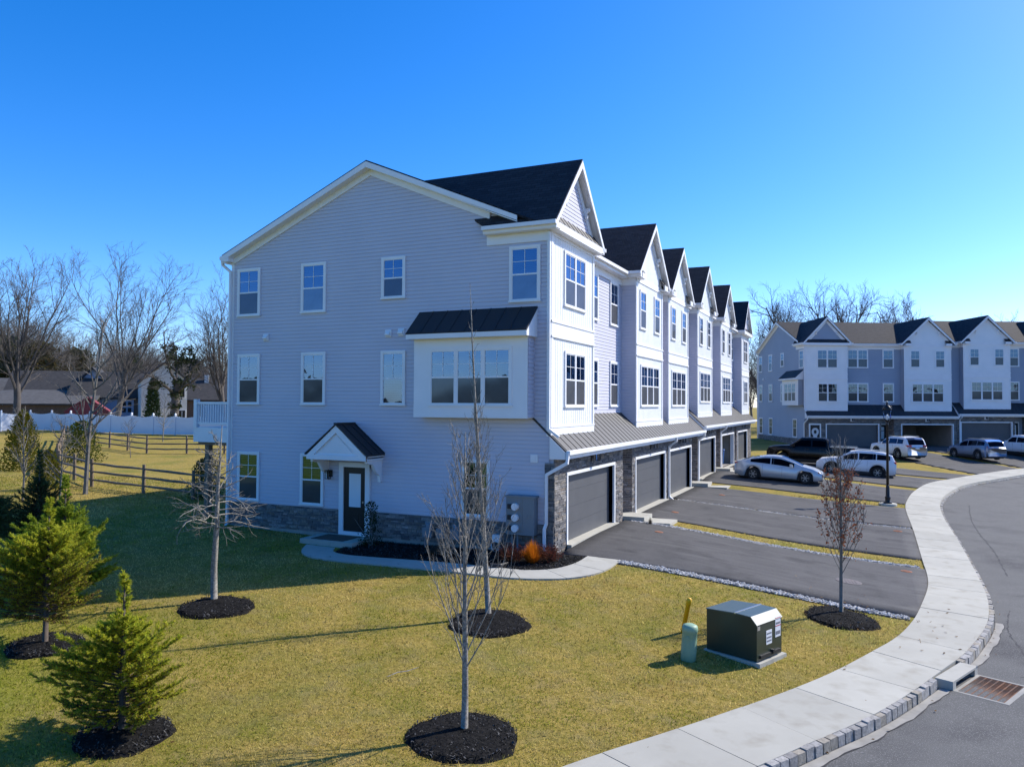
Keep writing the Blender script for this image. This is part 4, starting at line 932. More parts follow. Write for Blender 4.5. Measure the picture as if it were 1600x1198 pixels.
# local x along kerb, -y towards street (right of direction)
b=MB(); b.box(-.68,.68,-.02,.30,.135,.178); b.box(-.68,-.52,-.02,.30,-.2,.135); b.box(.52,.68,-.02,.30,-.2,.135); b.build('kerb_inlet','concrete',s)
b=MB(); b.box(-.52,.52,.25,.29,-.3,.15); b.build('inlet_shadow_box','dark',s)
b=MB(); b.box(-.68,.68,-.95,-.86,-.1,.012); b.box(-.68,-.62,-.86,-.02,-.1,.012); b.box(.62,.68,-.86,-.02,-.1,.012); b.box(-.62,.62,-.08,-.02,-.1,.012); b.build('grate_frame','found',s)
b=MB()
for k in range(24):
    x=-.6+k*.0522; b.box(x-.010,x+.010,-.85,-.09,-.06,.006)
for y in np.linspace(-.85,-.09,8): b.box(-.62,.62,y-.012,y+.012,-.055,.009)
b.build('grate','rust',s)
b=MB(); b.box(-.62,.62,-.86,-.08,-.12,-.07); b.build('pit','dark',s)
# transformer
U=Vector((.39,.92,0)).normalized(); Vv=Vector((-1.04,.65,0)).normalized(); zt=g1(6.3,-5)-.02
s=thing('transformer_box','dark green pad-mounted utility transformer with pale lid on lawn','utility box',(6.58,-5.58,zt),math.atan2(U.y,U.x))
Wd,Dp=.98,1.2      # local x along the front face, +y to the back (left)
ld=-1 if (Vector((-U.y,U.x,0)).dot(Vv)<0) else 1
b=MB(); b.box(-.04,Wd+.04,-.05,Dp+.05,-.15,.08); b.build('pad','concrete',s)
b=MB(); b.prism([(0.04,.09),(Dp,.09),(Dp,.93),(Dp*.42,.95),(.17,.95),(0.04,.80)],'x',0,Wd); 
BD=b.build('body','tgreen',s)
b=MB(); b.prism([(Dp+.015,.92),(Dp+.015,.935),(Dp*.43,.975),(.165,.965),(.025,.815),(.04,.80),(.17,.95),(Dp*.42,.955)],'x',-.015,Wd+.015); b.build('lid','tgreentop',s)
b=MB(); b.box(-.018,Wd+.018,Dp*.42,Dp*.42+.035,.955,.985); b.build('seam','silver',s)
b=MB(); b.box(0.1,Wd-.1,-.0,.04,.14,.2); b.box(Wd*.55,Wd*.62,-.02,.04,.16,.24); b.build('latch','plastic',s)
def sticker(x0,x1,z0,z1,rows,red=False):
    b=MB(); b.box(x0,x1,.034,.04,z0,z1); o=b.build('warning_label','sticker',s); t=MB()
    for (a,c) in rows: t.box(x0+.02,x1-.02,.031,.034,z0+a,z0+c)
    t.build('print','ink',o)
    if red: t=MB(); t.box(x0,x1,.030,.0335,z1-.03,z1-.01); t.box(x0,x1,.030,.0335,z0+(z1-z0)*.55,z0+(z1-z0)*.55+.015); t.build('red_band','redink',o)
sticker(.36,.58,.36,.64,((.20,.23),(.12,.15),(.05,.08)))
sticker(.72,.93,.44,.84,((.05,.12),(.26,.3)),True)
b=MB(); b.box(.02,.12,.033,.04,.70,.78); b.build('plate','silver',s)
# telecom pedestal and marker post
z=g1(5.25,-5.85); s=thing('telecom_pedestal','pale green cylindrical utility pedestal beside the green box','pedestal',(5.24,-5.85,z)); s.rotation_euler=(0,.06,0)
b=MB(); b.lathe([(.15,-.1),(.155,.2),(.152,.4),(.150,.57),(.16,.58),(.16,.65),(.145,.70),(.09,.725),(0.01,.73)],n=24); O=b.build('housing','mint',s,True)
b=MB(); b.box(-.03,.03,-.165,-.14,.45,.51); b.build('latch','mint',O)
z=g1(4.8,-4.3); s=thing('marker_post','leaning yellow plastic marker post on lawn','post',(4.8,-4.32,z)); s.rotation_euler=(.05,.2,0)
b=MB(); b.lathe([(.05,-.1),(.05,.66),(.056,.665),(.056,.76),(.045,.80),(.01,.815)],n=16); b.build('post','yellow',s,True)
# street lamp
z=g1(9.55,21.1); s=thing('street_lamp','black street lamp post with clear glass lantern between the driveways','street lamp',(9.53,21.1,z))
b=MB(); b.lathe([(.42,-.2),(.42,.08),(.40,.1)],n=24); b.build('footing','concrete',s,True)
b=MB(); b.lathe([(.2,.1),(.2,.16),(.13,.2),(.12,.34),(.15,.38),(.1,.44),(.085,.9),(.075,.96),(.07,1.0)],n=16); b.build('base','black',s,True)
b=MB(); b.lathe([(.068,1.0),(.05,3.95),(.075,3.98),(.075,4.04),(.05,4.08),(.045,4.12),(.12,4.2),(.13,4.23)],n=14); b.beam((-.28,0,3.7),(.28,0,3.7),.03,.03); b.build('post','black',s,True)
b=MB(); b.lathe([(.12,4.23),(.17,4.33),(.19,4.55),(.19,4.72),(.17,4.75)],n=20); LN=b.build('lantern',M['clear'],s,True)
b=MB(); b.lathe([(.03,4.23),(.05,4.3),(.06,4.42),(.04,4.5),(.0,4.52)],n=12); b.build('bulb','vinyl',LN,True)
b=MB(); b.lathe([(.2,4.75),(.22,4.78),(.16,4.9),(.07,4.98),(.05,5.03),(.06,5.07),(.03,5.12),(.01,5.2)],n=20)
for k in range(4): 
    a=k*math.pi/2+.4; b.tube([(.2*math.cos(a),.2*math.sin(a),4.75),(.26*math.cos(a),.26*math.sin(a),4.86),(.15*math.cos(a),.15*math.sin(a),4.98)],[.012]*3,6)
b.build('lantern_cap','black',s,True)
# flat covers in the drives
def cover(x,y,r,m,label):
    z=g1(x,y)+.038; s=thing('utility_cover',label,'cover',(x,y,z),random.random(),'round utility covers in the driveways')
    nrm=Vector((g1(x-.5,y)-g1(x+.5,y),g1(x,y-.5)-g1(x,y+.5),1.)).normalized(); s.rotation_euler=nrm.to_track_quat('Z','Y').to_euler()
    b=MB(); b.lathe([(r,-.02),(r,.006),(r*.9,.010)],n=28); b.build('ring',m,s); b=MB(); b.lathe([(r*.86,-.02),(r*.86,.012),(.01,.014)],n=28)
    for k in range(-2,3): b.box(-r*.6,r*.6,k*r*.25-.01,k*r*.25+.01,.012,.02)
    b.build('lid',m,s)
cover(8.07,2.93,.36,'iron','rusty round manhole cover in the nearest driveway')
cover(9.70,6.1,.17,'orange','small orange cover at the pavement end of the nearest driveway')
cover(9.71,13.5,.17,'orange','small orange cover at the pavement end of the second driveway')
cover(1.85,5.45,.15,'orange','small orange cover near the first garage door')
cover(1.3,10.45,.15,'orange','small orange cover below the second garage door')
cover(1.96,18.0,.15,'orange','small orange cover below the third garage door')
# blue bin in the open garage of the near row
def wheelie(label,loc,rz=0,group=None):
    s=thing('wheelie_bin',label,'bin',loc,rz,group); b=MB(); b.hexa([(-.22,-.26,.08),(.22,-.26,.08),(.22,.22,.08),(-.22,.22,.08),(-.29,-.33,1.0),(.29,-.33,1.0),(.29,.3,1.0),(-.29,.3,1.0)]); b.build('body','blue',s)
    b=MB(); b.hexa([(-.31,-.36,1.0),(.31,-.36,1.0),(.31,.34,1.0),(-.31,.34,1.0),(-.28,-.32,1.08),(.28,-.32,1.08),(.28,.34,1.1),(-.28,.34,1.1)]); b.build('lid','blue',s)
    for x in (-.25,.25): b=MB(); b.tube([(x-.03,.22,.1),(x+.03,.22,.1)],[.1,.1],14); b.build('wheel','tyre',s)
    return s
wheelie('blue wheelie bin just inside the open garage of the near row',(-.75,33.2,.23),1.6)
# black downspout elbow at the path
s=thing('drain_pipe','black corrugated drain pipe end on mulch beside the path','pipe',(-.85,-2.0,g1(-.85,-2)+.06)); b=MB(); b.tube([(.0,.5,.02),(-.05,.1,.03),(-.3,-.02,.05)],[.055,.055,.06],12); b.build('pipe','plastic',s)
# ------------------------------------------------------------------ fences
def white_fence():
    P=[(-69.3,18),(-65.7,27.8),(-57.9,28.6),(-46.6,30.4),(-30,33),(-12,36)]
    s=thing('privacy_fence','white vinyl privacy fence with scalloped panels behind the back yard','fence',(*P[1],g1(*P[1])))
    pl=MB(); ps=[]; o=Vector(s.location)
    R_=resample(P,2.44); z=G(R_[:,0],R_[:,1])
    for i in range(len(R_)-1):
        a=Vector((*R_[i],z[i]))-o; b=Vector((*R_[i+1],z[i+1]))-o
        for k in range(10):
            t0,t1=k/10,(k+1)/10; p=a.lerp(b,t0);q=a.lerp(b,t1); tm=(t0+t1)/2; hh=1.72-.16*math.sin(math.pi*tm)
            pl.beam(p+Vector((0,0,.05+hh/2)),q+Vector((0,0,.05+hh/2)),.03,hh)
        pl.beam(a+Vector((0,0,1.45)),b+Vector((0,0,1.45)),.05,.1); pl.beam(a+Vector((0,0,.1)),b+Vector((0,0,.1)),.05,.12)
        ps.append(a)
    pl.build('panels','fencew',s)
    for a in ps[:60]:
        b=MB(); x,y,zz=a; b.box(x-.065,x+.065,y-.065,y+.065,zz-.2,zz+1.92); b.hexa([(x-.085,y-.085,zz+1.92),(x+.085,y-.085,zz+1.92),(x+.085,y+.085,zz+1.92),(x-.085,y+.085,zz+1.92),(x-.02,y-.02,zz+2.02),(x+.02,y-.02,zz+2.02),(x+.02,y+.02,zz+2.02),(x-.02,y+.02,zz+2.02)]); b.build('post','fencew',s)
white_fence()
def rail_fence(name,label,P,step=3.05):
    s=thing('split_rail_fence',label,'fence',(*P[0],g1(*P[0])),0,'split-rail fences in the back yard'); o=Vector(s.location)
    pts=[]
    for a,b in zip(P,P[1:]):
        n=max(1,round(math.dist(a,b)/step)); pts+=[(a[0]+(b[0]-a[0])*k/n,a[1]+(b[1]-a[1])*k/n) for k in range(n)]
    pts.append(P[-1]); Q=[Vector((*p,g1(*p)))-o for p in pts]
    for q in Q:
        b=MB(); t=Vector((random.uniform(-.02,.02),random.uniform(-.02,.02),1.28)); b.tube([q-Vector((0,0,.3)),q+t*.5,q+t],[.085,.08,.07],7); b.build('post','wood',s)
    for p,q in zip(Q,Q[1:]):
        for h in (.32,.70,1.08):
            b=MB(); m_=p.lerp(q,.5)+Vector((0,0,h+random.uniform(-.03,.02))); e=(q-p).normalized()*.08
            b.tube([p-e+Vector((0,0,h)),p.lerp(q,.25)+Vector((0,0,h)),m_,p.lerp(q,.75)+Vector((0,0,h)),q+e+Vector((0,0,h))],[.04,.058,.06,.056,.04],6); b.build('rail','wood',s)
rail_fence('f','split-rail fence running from the house corner to the bushes at left',[(-15.2,3.2),(-20.9,2.85),(-24.1,2.7),(-29.6,4.9)])
rail_fence('f','split-rail fence receding from the corner post toward the white fence',[(-29.9,5.0),(-36.5,9.6),(-44.5,15.4),(-53.5,22)])
rail_fence('f','split-rail fence farthest back, parallel to the white fence',[(-53.3,22.1),(-45.2,19.9),(-39.3,18.4),(-36.5,19.5),(-26,23.5)])
# ------------------------------------------------------------------ cars
def car(name,label,S,loc,rz,tilt=0.):
    L,W,H=S['L'],S['W'],S['H']; R=S['R']; xw=(S['xf'],S['xr']); hwd=W/2
    root=thing(name,label,S['cat'],loc,rz); root.rotation_euler=(0,tilt,rz)
    prof=np.array(S['top']); belt=np.array(S['belt']); xs=np.unique(np.r_[np.linspace(-L/2,L/2,70),prof[:,0],[S[k][i] for k in ('ws','rw') for i in (0,1)]])
    zt=np.interp(xs,prof[:,0],prof[:,1]); zb=np.minimum(np.interp(xs,belt[:,0],belt[:,1]),zt-.012)
    e=np.abs(xs)/(L/2); wid=hwd*(1-.13*np.clip((e-.72)/.28,0,1)**2.2); rw=np.where(zt-zb>.02,1,0)
    sill=S.get('sill',.2); RA=R+.075
    z0=np.full(len(xs),sill)+.1*np.clip((e-.86)/.14,0,1)
    for c in xw: k=np.abs(xs-c)<RA; z0[k]=np.maximum(z0[k],R+np.sqrt(np.maximum(RA**2-(xs[k]-c)**2,0)))
    z0=np.minimum(z0,zb-.1)
    gh=np.clip((zt-zb)/(H-belt[:,1].mean()),0,1); wr=wid*.96-gh*hwd*S.get('tumble',.2)
    def sec(i):
        w_=wid[i]; zs=[(w_*.9,z0[i]),(w_*.985,z0[i]+.02),(w_,z0[i]+.45*(zb[i]-z0[i])),(w_*.985,zb[i]-.05),(w_*.955,zb[i])]
        zs+=[(wr[i]*1.0,zb[i]+(zt[i]-zb[i])*.86),(wr[i]*.93,zt[i]-.012),(wr[i]*.6,zt[i]+.006),(0,zt[i]+.012)]
        return zs
    secs=[sec(i) for i in range(len(xs))]; n=len(secs[0]); b=MB(); V=[];Fc=[]
    for i,x in enumerate(xs):
        V+=[(x,y,z) for y,z in secs[i]]+[(x,-y,z) for y,z in secs[i][-2::-1]]
    m=2*n-1
    for i in range(len(xs)-1):
        for k in range(m-1): Fc.append((i*m+k,i*m+k+1,(i+1)*m+k+1,(i+1)*m+k))
        Fc.append((i*m+m-1,i*m,(i+1)*m,(i+1)*m+m-1))
    Fc.append(tuple(range(m))); Fc.append(tuple(range((len(xs)-1)*m,len(xs)*m))[::-1]); b.poly(V,Fc)
    body=b.build('body',S['paint'],root,True)
    # glass
    def side(x0,x1,s,g,lo=.1,hi=.86):
        for i in range(len(xs)-1):
            a,c=max(xs[i],x0),min(xs[i+1],x1)
            if c-a<.01: continue
            q=[]
            for x in (a,c):
                t=(x-xs[i])/(xs[i+1]-xs[i]); pz=[]
                y4,z4=[secs[i][4][j]*(1-t)+secs[i+1][4][j]*t for j in (0,1)]; y5,z5=[secs[i][5][j]*(1-t)+secs[i+1][5][j]*t for j in (0,1)]
                for f in (lo,hi): pz.append((x,s*(y4+(y5-y4)*f+.008),z4+(z5-z4)*f))
                q.append(pz)
            if q[0][1][2]-q[0][0][2]<.03 and q[1][1][2]-q[1][0][2]<.03: continue
            g.face([q[0][0],q[1][0],q[1][1],q[0][1]])
    for (x0,x1) in S['sidewin']:
        for s in (1,-1):
            g=MB(); side(x0,x1,s,g); 
            if g.f: g.build('side_window',M['carglass'],root)
    for key,nm in (('ws','windscreen'),('rw','rear_window')):
        x0,x1=S[key]; g=MB()
        for i in range(len(xs)-1):
            if xs[i]<x0-1e-6 or xs[i+1]>x1+1e-6: continue
            q=[secs[i],secs[i+1]]; pts=[]
            A=[(xs[i+j],q[j][6][0]*.93,q[j][6][1]+.012) for j in (0,1)]; Bm=[(xs[i+j],0,q[j][8][1]+.012) for j in (0,1)]
            g.face([A[0],A[1],Bm[1],Bm[0]]); g.face([Bm[0],Bm[1],(A[1][0],-A[1][1],A[1][2]),(A[0][0],-A[0][1],A[0][2])])
        if g.f: g.build(nm,M['carglass'],root)
    # underbody and arches
    u=MB(); u.box(-L/2+.25,L/2-.25,-hwd*.88,hwd*.88,.16,.5)
    u.build('underbody','plastic',root)
    for s in (1,-1):
        tr=MB(); tr.box(xw[1]+RA,xw[0]-RA,s*hwd*.985-.012,s*hwd*.985+.012,sill-.03,sill+(.14 if S.get('clad') else .05))
        if S.get('clad'):
            for c in xw:
                P_=[(c+ (RA+.02)*math.cos(t),s*(hwd*.99),R+(RA+.02)*math.sin(t)) for t in np.linspace(-.1,math.pi+.1,14)]; tr.tube(P_,[.035]*14,5)
        tr.build('sill_trim','plastic',root)
    fx=L/2; bp=MB(); fz=S.get('bump',.42); bp.box(fx-.28,fx-.015,-hwd*.8,hwd*.8,.2,fz); bp.box(-fx+.02,-fx+.3,-hwd*.8,hwd*.8,.24,fz+.04); bp.build('bumper','plastic',root)
    zf=np.interp(fx-.12,xs,zb); g=MB(); g.box(fx-.12,fx+.004,-hwd*.42,hwd*.42,zf-.28,zf-.12); g.build('grille','plastic',root)
    for s in (1,-1):
        h=MB(); h.hexa([(fx-.42,s*hwd*.93,zf-.10),(fx-.1,s*hwd*.82,zf-.14),(fx+.0,s*hwd*.5,zf-.15),(fx-.2,s*hwd*.5,zf-.15),(fx-.45,s*hwd*.94,zf-.0),(fx-.13,s*hwd*.84,zf-.02),(fx-.03,s*hwd*.52,zf-.02),(fx-.2,s*hwd*.5,zf-.02)]); h.build('headlight','headlamp',root)
        zr=S.get('tail',(.85,1.1)); t=MB(); t.hexa([(-fx+.34,s*hwd*.93,zr[0]),(-fx+.02,s*hwd*.84,zr[0]),(-fx-.012,s*hwd*.5,zr[0]+.03),(-fx+.2,s*hwd*.5,zr[0]),(-fx+.36,s*hwd*.94,zr[1]),(-fx+.03,s*hwd*.86,zr[1]),(-fx-.0,s*hwd*.52,zr[1]),(-fx+.2,s*hwd*.5,zr[1])]); t.build('tail_light','redlamp',root)
        mi=MB(); mx=S['mirror']; zm=np.interp(mx,xs,zb)+.1; y=s*(np.interp(mx,xs,wid)+.1); mi.hexa([(mx-.08,y-.1,zm-.07),(mx+.1,y-.08,zm-.06),(mx+.1,y+.08,zm-.06),(mx-.08,y+.1,zm-.07),(mx-.09,y-.1,zm+.09),(mx+.06,y-.08,zm+.08),(mx+.06,y+.08,zm+.08),(mx-.09,y+.1,zm+.09)]); mi.build('mirror',S['paint'],root)
        for hx in S.get('handles',()):
            hz=np.interp(hx,xs,zb)-.13; hh=MB(); hh.box(hx-.1,hx+.1,s*hwd*.985-.015,s*hwd*.985+.02,hz-.02,hz+.02); hh.build('handle',S['paint'],root)
            ln=MB(); ln.box(hx+.17,hx+.178,s*hwd*.99-.012,s*hwd*.99+.008,sill+.15,hz+.1); ln.build('door_seam','plastic',root)
    pl=MB(); pl.box(-fx-.014,-fx+.05,-.17,.17,S.get('plate',.8),S.get('plate',.8)+.14); pl.build('number_plate','sticker',root)
    if S.get('rails'):
        r=MB()
        for s in (1,-1): r.beam((S['rails'][0],s*hwd*.68,H+.04),(S['rails'][1],s*hwd*.68,H+.04),.04,.04)
        r.build('roof_rail','silver',root)
    if S.get('bed'):
        x0,x1=S['bed']; zz=np.interp((x0+x1)/2,prof[:,0],prof[:,1]); d=MB(); d.box(x0,x1,-hwd*.8,hwd*.8,zz-.4,zz+.03)  # flat dark panel, its black stands for shade inside the open bed
        d.build('bed_shade_panel','plastic',root); r=MB()
        for s in (1,-1): r.box(x0,x1,s*hwd*.9-.05,s*hwd*.9+.05,zz+.005,zz+.06)
        r.build('bed_rail','silver' if S.get('railc') else S['paint'],root)
    # wheels
    for c in xw:
        for s in (1,-1):
            t=MB(); y=s*(hwd-.13); prof_=[(R*.62,-.1),(R*.9,-.115),(R,-.09),(R,.09),(R*.9,.115),(R*.62,.1)]
            vv=[];ff=[];nn=26
            for (r,o) in prof_:
                for k in range(nn): a=2*math.pi*k/nn; vv.append((c+r*math.cos(a),y+o,R+r*math.sin(a)))
            for i in range(len(prof_)-1):
                for k in range(nn): ff.append((i*nn+k,i*nn+(k+1)%nn,(i+1)*nn+(k+1)%nn,(i+1)*nn+k))
            t.poly(vv,ff); w_=t.build('wheel','tyre',root,True)
            r=MB(); yo=y+s*.07
            for k in range(S.get('spokes',6)):
                a=2*math.pi*k/S.get('spokes',6); d1=Vector((math.cos(a),0,math.sin(a))); p=Vector((c,yo,R)); r.beam(p+d1*.04,p+d1*R*.64,.034,.03,up=(0,1,0))
            r.tube([(c,yo-.015,R),(c,yo+.02,R)],[.07,.06],12)
            for k in range(24):
                a=2*math.pi*k/24;a2=2*math.pi*(k+1)/24; r.beam((c+R*.65*math.cos(a),yo,R+R*.65*math.sin(a)),(c+R*.65*math.cos(a2),yo,R+R*.65*math.sin(a2)),.035,.03,up=(0,1,0))
            r.build('rim',S.get('rim','alloy'),w_)
            k_=MB(); k_.tube([(c,y-s*.06,R),(c,y+s*.02,R)],[R*.64]*2,20); k_.build('brake_disc','black',w_)
    return root
M['tgreentop'].node_tree.nodes['Principled BSDF'].inputs['Roughness'].default_value=.45
M['carsilver']=mat('pale_silver_paint',(.50,.53,.56),.22,spec=.7,metal=.25)
M['carwhite']=mat('white_paint',(.72,.73,.75),.22,spec=.6)
M['carblack']=mat('black_paint_car',(.006,.006,.007),.15,spec=.3)
M['carblue']=mat('grey_blue_paint',(.20,.24,.31),.22,spec=.6,metal=.3)
sedan=dict(cat='car',L=4.75,W=1.80,H=1.44,R=.345,xf=1.46,xr=-1.34,sill=.19,paint='carsilver',tumble=.27,spokes=6,rim='alloy',
 top=[(-2.375,.86),(-2.3,1.0),(-2.0,1.08),(-1.4,1.26),(-.7,1.41),(-.25,1.44),(.15,1.42),(.75,1.22),(1.3,.99),(1.85,.86),(2.2,.72),(2.375,.58)],
 belt=[(-2.375,.84),(-2.0,1.02),(-1.,.97),(0,.9),(1.2,.83),(1.9,.74),(2.375,.56)],ws=(.15,1.3),rw=(-2.0,-.95),sidewin=[(-1.5,-.42),(-.36,.86)],mirror=.72,handles=(-1.0,.05),tail=(.84,.95),plate=.6)
def suv(**k):
    d=dict(cat='car',L=4.72,W=1.88,H=1.68,R=.37,xf=1.42,xr=-1.30,sill=.24,paint='carwhite',tumble=.19,spokes=6,clad=True,
     top=[(-2.36,.95),(-2.3,1.12),(-2.1,1.5),(-1.8,1.62),(-1.0,1.69),(-.2,1.68),(.35,1.58),(1.05,1.13),(1.6,1.06),(2.1,.96),(2.36,.72)],
     belt=[(-2.36,.94),(-2.1,1.18),(-1.3,1.14),(0,1.04),(1.05,1.0),(2.0,.93),(2.36,.7)],ws=(.35,1.05),rw=(-2.3,-1.8),sidewin=[(-1.98,-1.22),(-1.16,-.18),(-.1,.74)],mirror=.82,handles=(-.85,.15),tail=(.92,1.12),rails=(-1.7,.1),plate=.82,bump=.5)
    d.update(k); return d
jeep=suv(L=4.82,W=1.94,H=1.76,R=.385,paint='carwhite',top=[(-2.41,.95),(-2.36,1.15),(-2.15,1.55),(-1.95,1.7),(-1.0,1.77),(-.1,1.76),(.4,1.62),(.95,1.2),(1.7,1.15),(2.25,1.05),(2.41,.8)],belt=[(-2.41,.94),(-2.1,1.2),(0,1.13),(1.,1.09),(2.2,1.0),(2.41,.78)],ws=(.4,.95),rw=(-2.36,-1.95),sidewin=[(-1.9,-1.2),(-1.14,-.15),(-.08,.7)],tail=(.98,1.14))
cross=suv(L=4.6,W=1.85,H=1.67,paint='carblue',tail=(1.0,1.1))
pick=dict(cat='pickup truck',L=6.15,W=2.03,H=1.95,R=.41,xf=1.98,xr=-1.70,sill=.36,paint='carblack',tumble=.18,spokes=6,
 top=[(-3.07,1.33),(-1.18,1.33),(-1.12,1.80),(-.9,1.92),(0,1.96),(.7,1.92),(1.5,1.36),(2.6,1.26),(2.95,1.16),(3.07,.9)],
 belt=[(-3.07,1.3),(-1.1,1.28),(1.4,1.26),(2.9,1.1),(3.07,.85)],ws=(.7,1.5),rw=(-1.18,-1.12),sidewin=[(-.95,-.05),(.05,1.15)],mirror=1.2,handles=(-.75,.25),tail=(1.0,1.28),bed=(-2.98,-1.25),bump=.62,plate=.68)
wp=dict(pick); wp.update(L=5.4,paint='carwhite',H=1.8,xf=1.7,xr=-1.5,W=1.9,R=.38,top=[(-2.7,1.18),(-1.0,1.18),(-.95,1.62),(-.75,1.74),(0,1.8),(.55,1.77),(1.25,1.22),(2.2,1.12),(2.55,1.03),(2.7,.8)],belt=[(-2.7,1.15),(-1.0,1.14),(1.2,1.12),(2.5,.98),(2.7,.76)],ws=(.55,1.25),rw=(-1.0,-.95),sidewin=[(-.8,.0),(.08,.95)],mirror=1.0,bed=(-2.62,-1.06),tail=(.9,1.12))
bk=dict(pick); bk.update(railc=True)
car('sedan','pale silver hatchback sedan parked across the fourth driveway near the garages',sedan,(4.0,24.95,.07),0,.045)
car('suv','white crossover parked side-on behind the lamp post and silver sedan',suv(),(7.9,33.6,-.17),math.pi,-.06)
car('pickup_truck','black crew-cab pickup truck parked behind the silver sedan',bk,(5.0,38.3,.12),math.pi,-.02)
def farcar(nm,lab,S,D,lat,dr=0):
    x=CAM[0]-.41775*D+.90856*lat; y=CAM[1]+.90856*D+.41775*lat
    return car(nm,lab,S,(x,y,g1(x,y)+.03),math.atan2(u2[1],u2[0])+dr)
farcar('suv','white boxy suv facing the far garages with its rear to the road',jeep,63.0,31.6,.12)
farcar('suv','grey-blue crossover parked before the third far garage door',cross,63.5,38.3,.1)
farcar('pickup_truck','pale pickup truck cut off by the right edge of the view',wp,65.5,43.8,.1)
# ------------------------------------------------------------------ trees
def rdir(d,ang,rnd):
    a=d.orthogonal().normalized(); b=d.cross(a); t=rnd.uniform(0,6.283); s=(a*math.cos(t)+b*math.sin(t))
    return (d*math.cos(ang)+s*math.sin(ang)).normalized()
def limb(mb,p,d,L,r0,r1,n,seg,wig,up,rnd):
    pts=[p.copy()]; ds=[]
    for i in range(seg):
        d=(d+Vector((rnd.gauss(0,wig),rnd.gauss(0,wig),rnd.gauss(0,wig)+up))).normalized(); p=p+d*(L/seg); pts.append(p.copy()); ds.append(d.copy())
    mb.tube(pts,[r0+(r1-r0)*i/seg for i in range(seg+1)],n,False); return pts,ds
def grow(mb,p,d,L,r,lv,P,rnd,tips):
    q=P[lv]; pts,ds=limb(mb,p,d,L,r,r*q.get('taper',.35),q['n'],q['seg'],q['wig'],q['up'],rnd)
    if lv+1>=len(P): tips.append(pts[-1]); return
    k=P[lv+1]; cnt=k['k']; 
    for i in range(cnt):
        t=k['t0']+(k.get('t1',1.)-k['t0'])*(i+rnd.random()*.8)/cnt; t=min(t,.999); f=t*q['seg']; j=int(f); pp=pts[j].lerp(pts[j+1],f-j)
        dd=rdir(ds[j],k['ang']*rnd.uniform(.7,1.25),rnd); 
        if k.get('flat'): dd.z*=k['flat']; dd.normalize()
        if k.get('bias'): dd=(dd+Vector((0,0,k['bias']))).normalized()
        ll=L*k['len']*rnd.uniform(.7,1.2)*(1-k.get('dec',.45)*t); grow(mb,pp,dd,ll,max(r*k['rad']*(1-.4*t),k.get('rmin',.004)),lv+1,P,rnd,tips)
    # leader continuation
def treemesh(name,P,H,r,bark,seed,d0=(0,0,1)):
    rnd=random.Random(seed); mb=MB(); tips=[]; grow(mb,Vector((0,0,-.1)),Vector(d0).normalized(),H,r,0,P,rnd,tips); return mb,tips
def plant(name,label,cat,loc,group=None,rz=0): return thing(name,label,cat,(loc[0],loc[1],g1(*loc)),rz,group)
# foreground saplings
s=plant('sapling','bare upright sapling with grey vase-shaped branches, nearest the viewer','tree',(2.82,-10.93),'young trees on the front lawn')
rnd=random.Random(11); mb=MB(); tr=MB()
tr.tube([(0,0,-.1),(.01,0,.6),(0,.01,1.3),(-.01,.0,2.4),(-.03,.02,3.6),(-.02,0,4.7)],[.062,.052,.046,.034,.02,.006],9)
tr.build('trunk','barkpale',s,True)
def updown(n,z0,z1,ang0,l0,l1,sub,r0,mb,rnd,cent,bend=.16,nb=7,subl=(.3,.9)):
    for i in range(n):
        t=(i+rnd.random())/n; z=z0+(z1-z0)*t; a=i*2.4+rnd.uniform(-.5,.5); an=ang0*rnd.uniform(.8,1.2); L=(l0+(l1-l0)*t)*rnd.uniform(.8,1.15)
        d=Vector((math.cos(a)*math.sin(an),math.sin(a)*math.sin(an),math.cos(an))); p=Vector(cent(z))
        pts,ds=limb(mb,p,d,L,r0*(1-.5*t),.0035,5,nb,.05,bend,rnd)
        for k in range(sub):
            f=rnd.uniform(.15,.97)*nb; j=min(int(f),nb-1); pp=pts[j].lerp(pts[j+1],f-j); d2=rdir(ds[j],rnd.uniform(.35,.7),rnd); l2=L*rnd.uniform(*subl)*.42
            q,e=limb(mb,pp,d2,l2,.006,.002,3,4,.07,.08,rnd)
            for m in range(2):
                jj=rnd.randrange(1,4); limb(mb,q[jj],rdir(e[jj-1],.6,rnd),l2*.4,.003,.0015,3,2,.08,.05,rnd)
updown(40,.95,4.3,.60,1.9,.6,8,.013,mb,rnd,lambda z:(0,0,z))
mb.build('branches','barkpale',s,True)
s=plant('sapling','tall slender bare sapling reaching above the box window','tree',(.60,-5.6),'young trees on the front lawn')
rnd=random.Random(5); mb=MB(); tr=MB()
C2=[(0,0,-.1),(-.07,-.02,1.),(-.14,-.03,2.),(-.25,-.05,3.4),(-.36,-.08,5.),(-.44,-.08,6.4),(-.5,-.1,7.75)]
tr.tube(C2,[.07,.062,.056,.043,.03,.016,.004],9); tr.build('trunk','barkpale',s,True)
def c2(z): 
    zs=[c[2] for c in C2]; return (np.interp(z,zs,[c[0] for c in C2]),np.interp(z,zs,[c[1] for c in C2]),z)
updown(36,1.5,4.3,.5,1.35,.7,5,.010,mb,rnd,c2,.17,6); updown(22,4.2,7.2,.5,.55,.15,1,.008,mb,rnd,c2,.12,4)
mb.build('branches','barkpale',s,True)
s=plant('sapling','pale-barked bare young oak with wide level branches','tree',(-5.55,-7.9),'young trees on the front lawn')
rnd=random.Random(21); mb=MB(); tr=MB()
tr.tube([(0,0,-.1),(-.02,0,.8),(.04,0,1.7),(.06,.0,2.6),(.12,0,3.4),(.17,0,4.2)],[.085,.075,.062,.045,.026,.006],9); tr.build('trunk','barkpale',s,True)
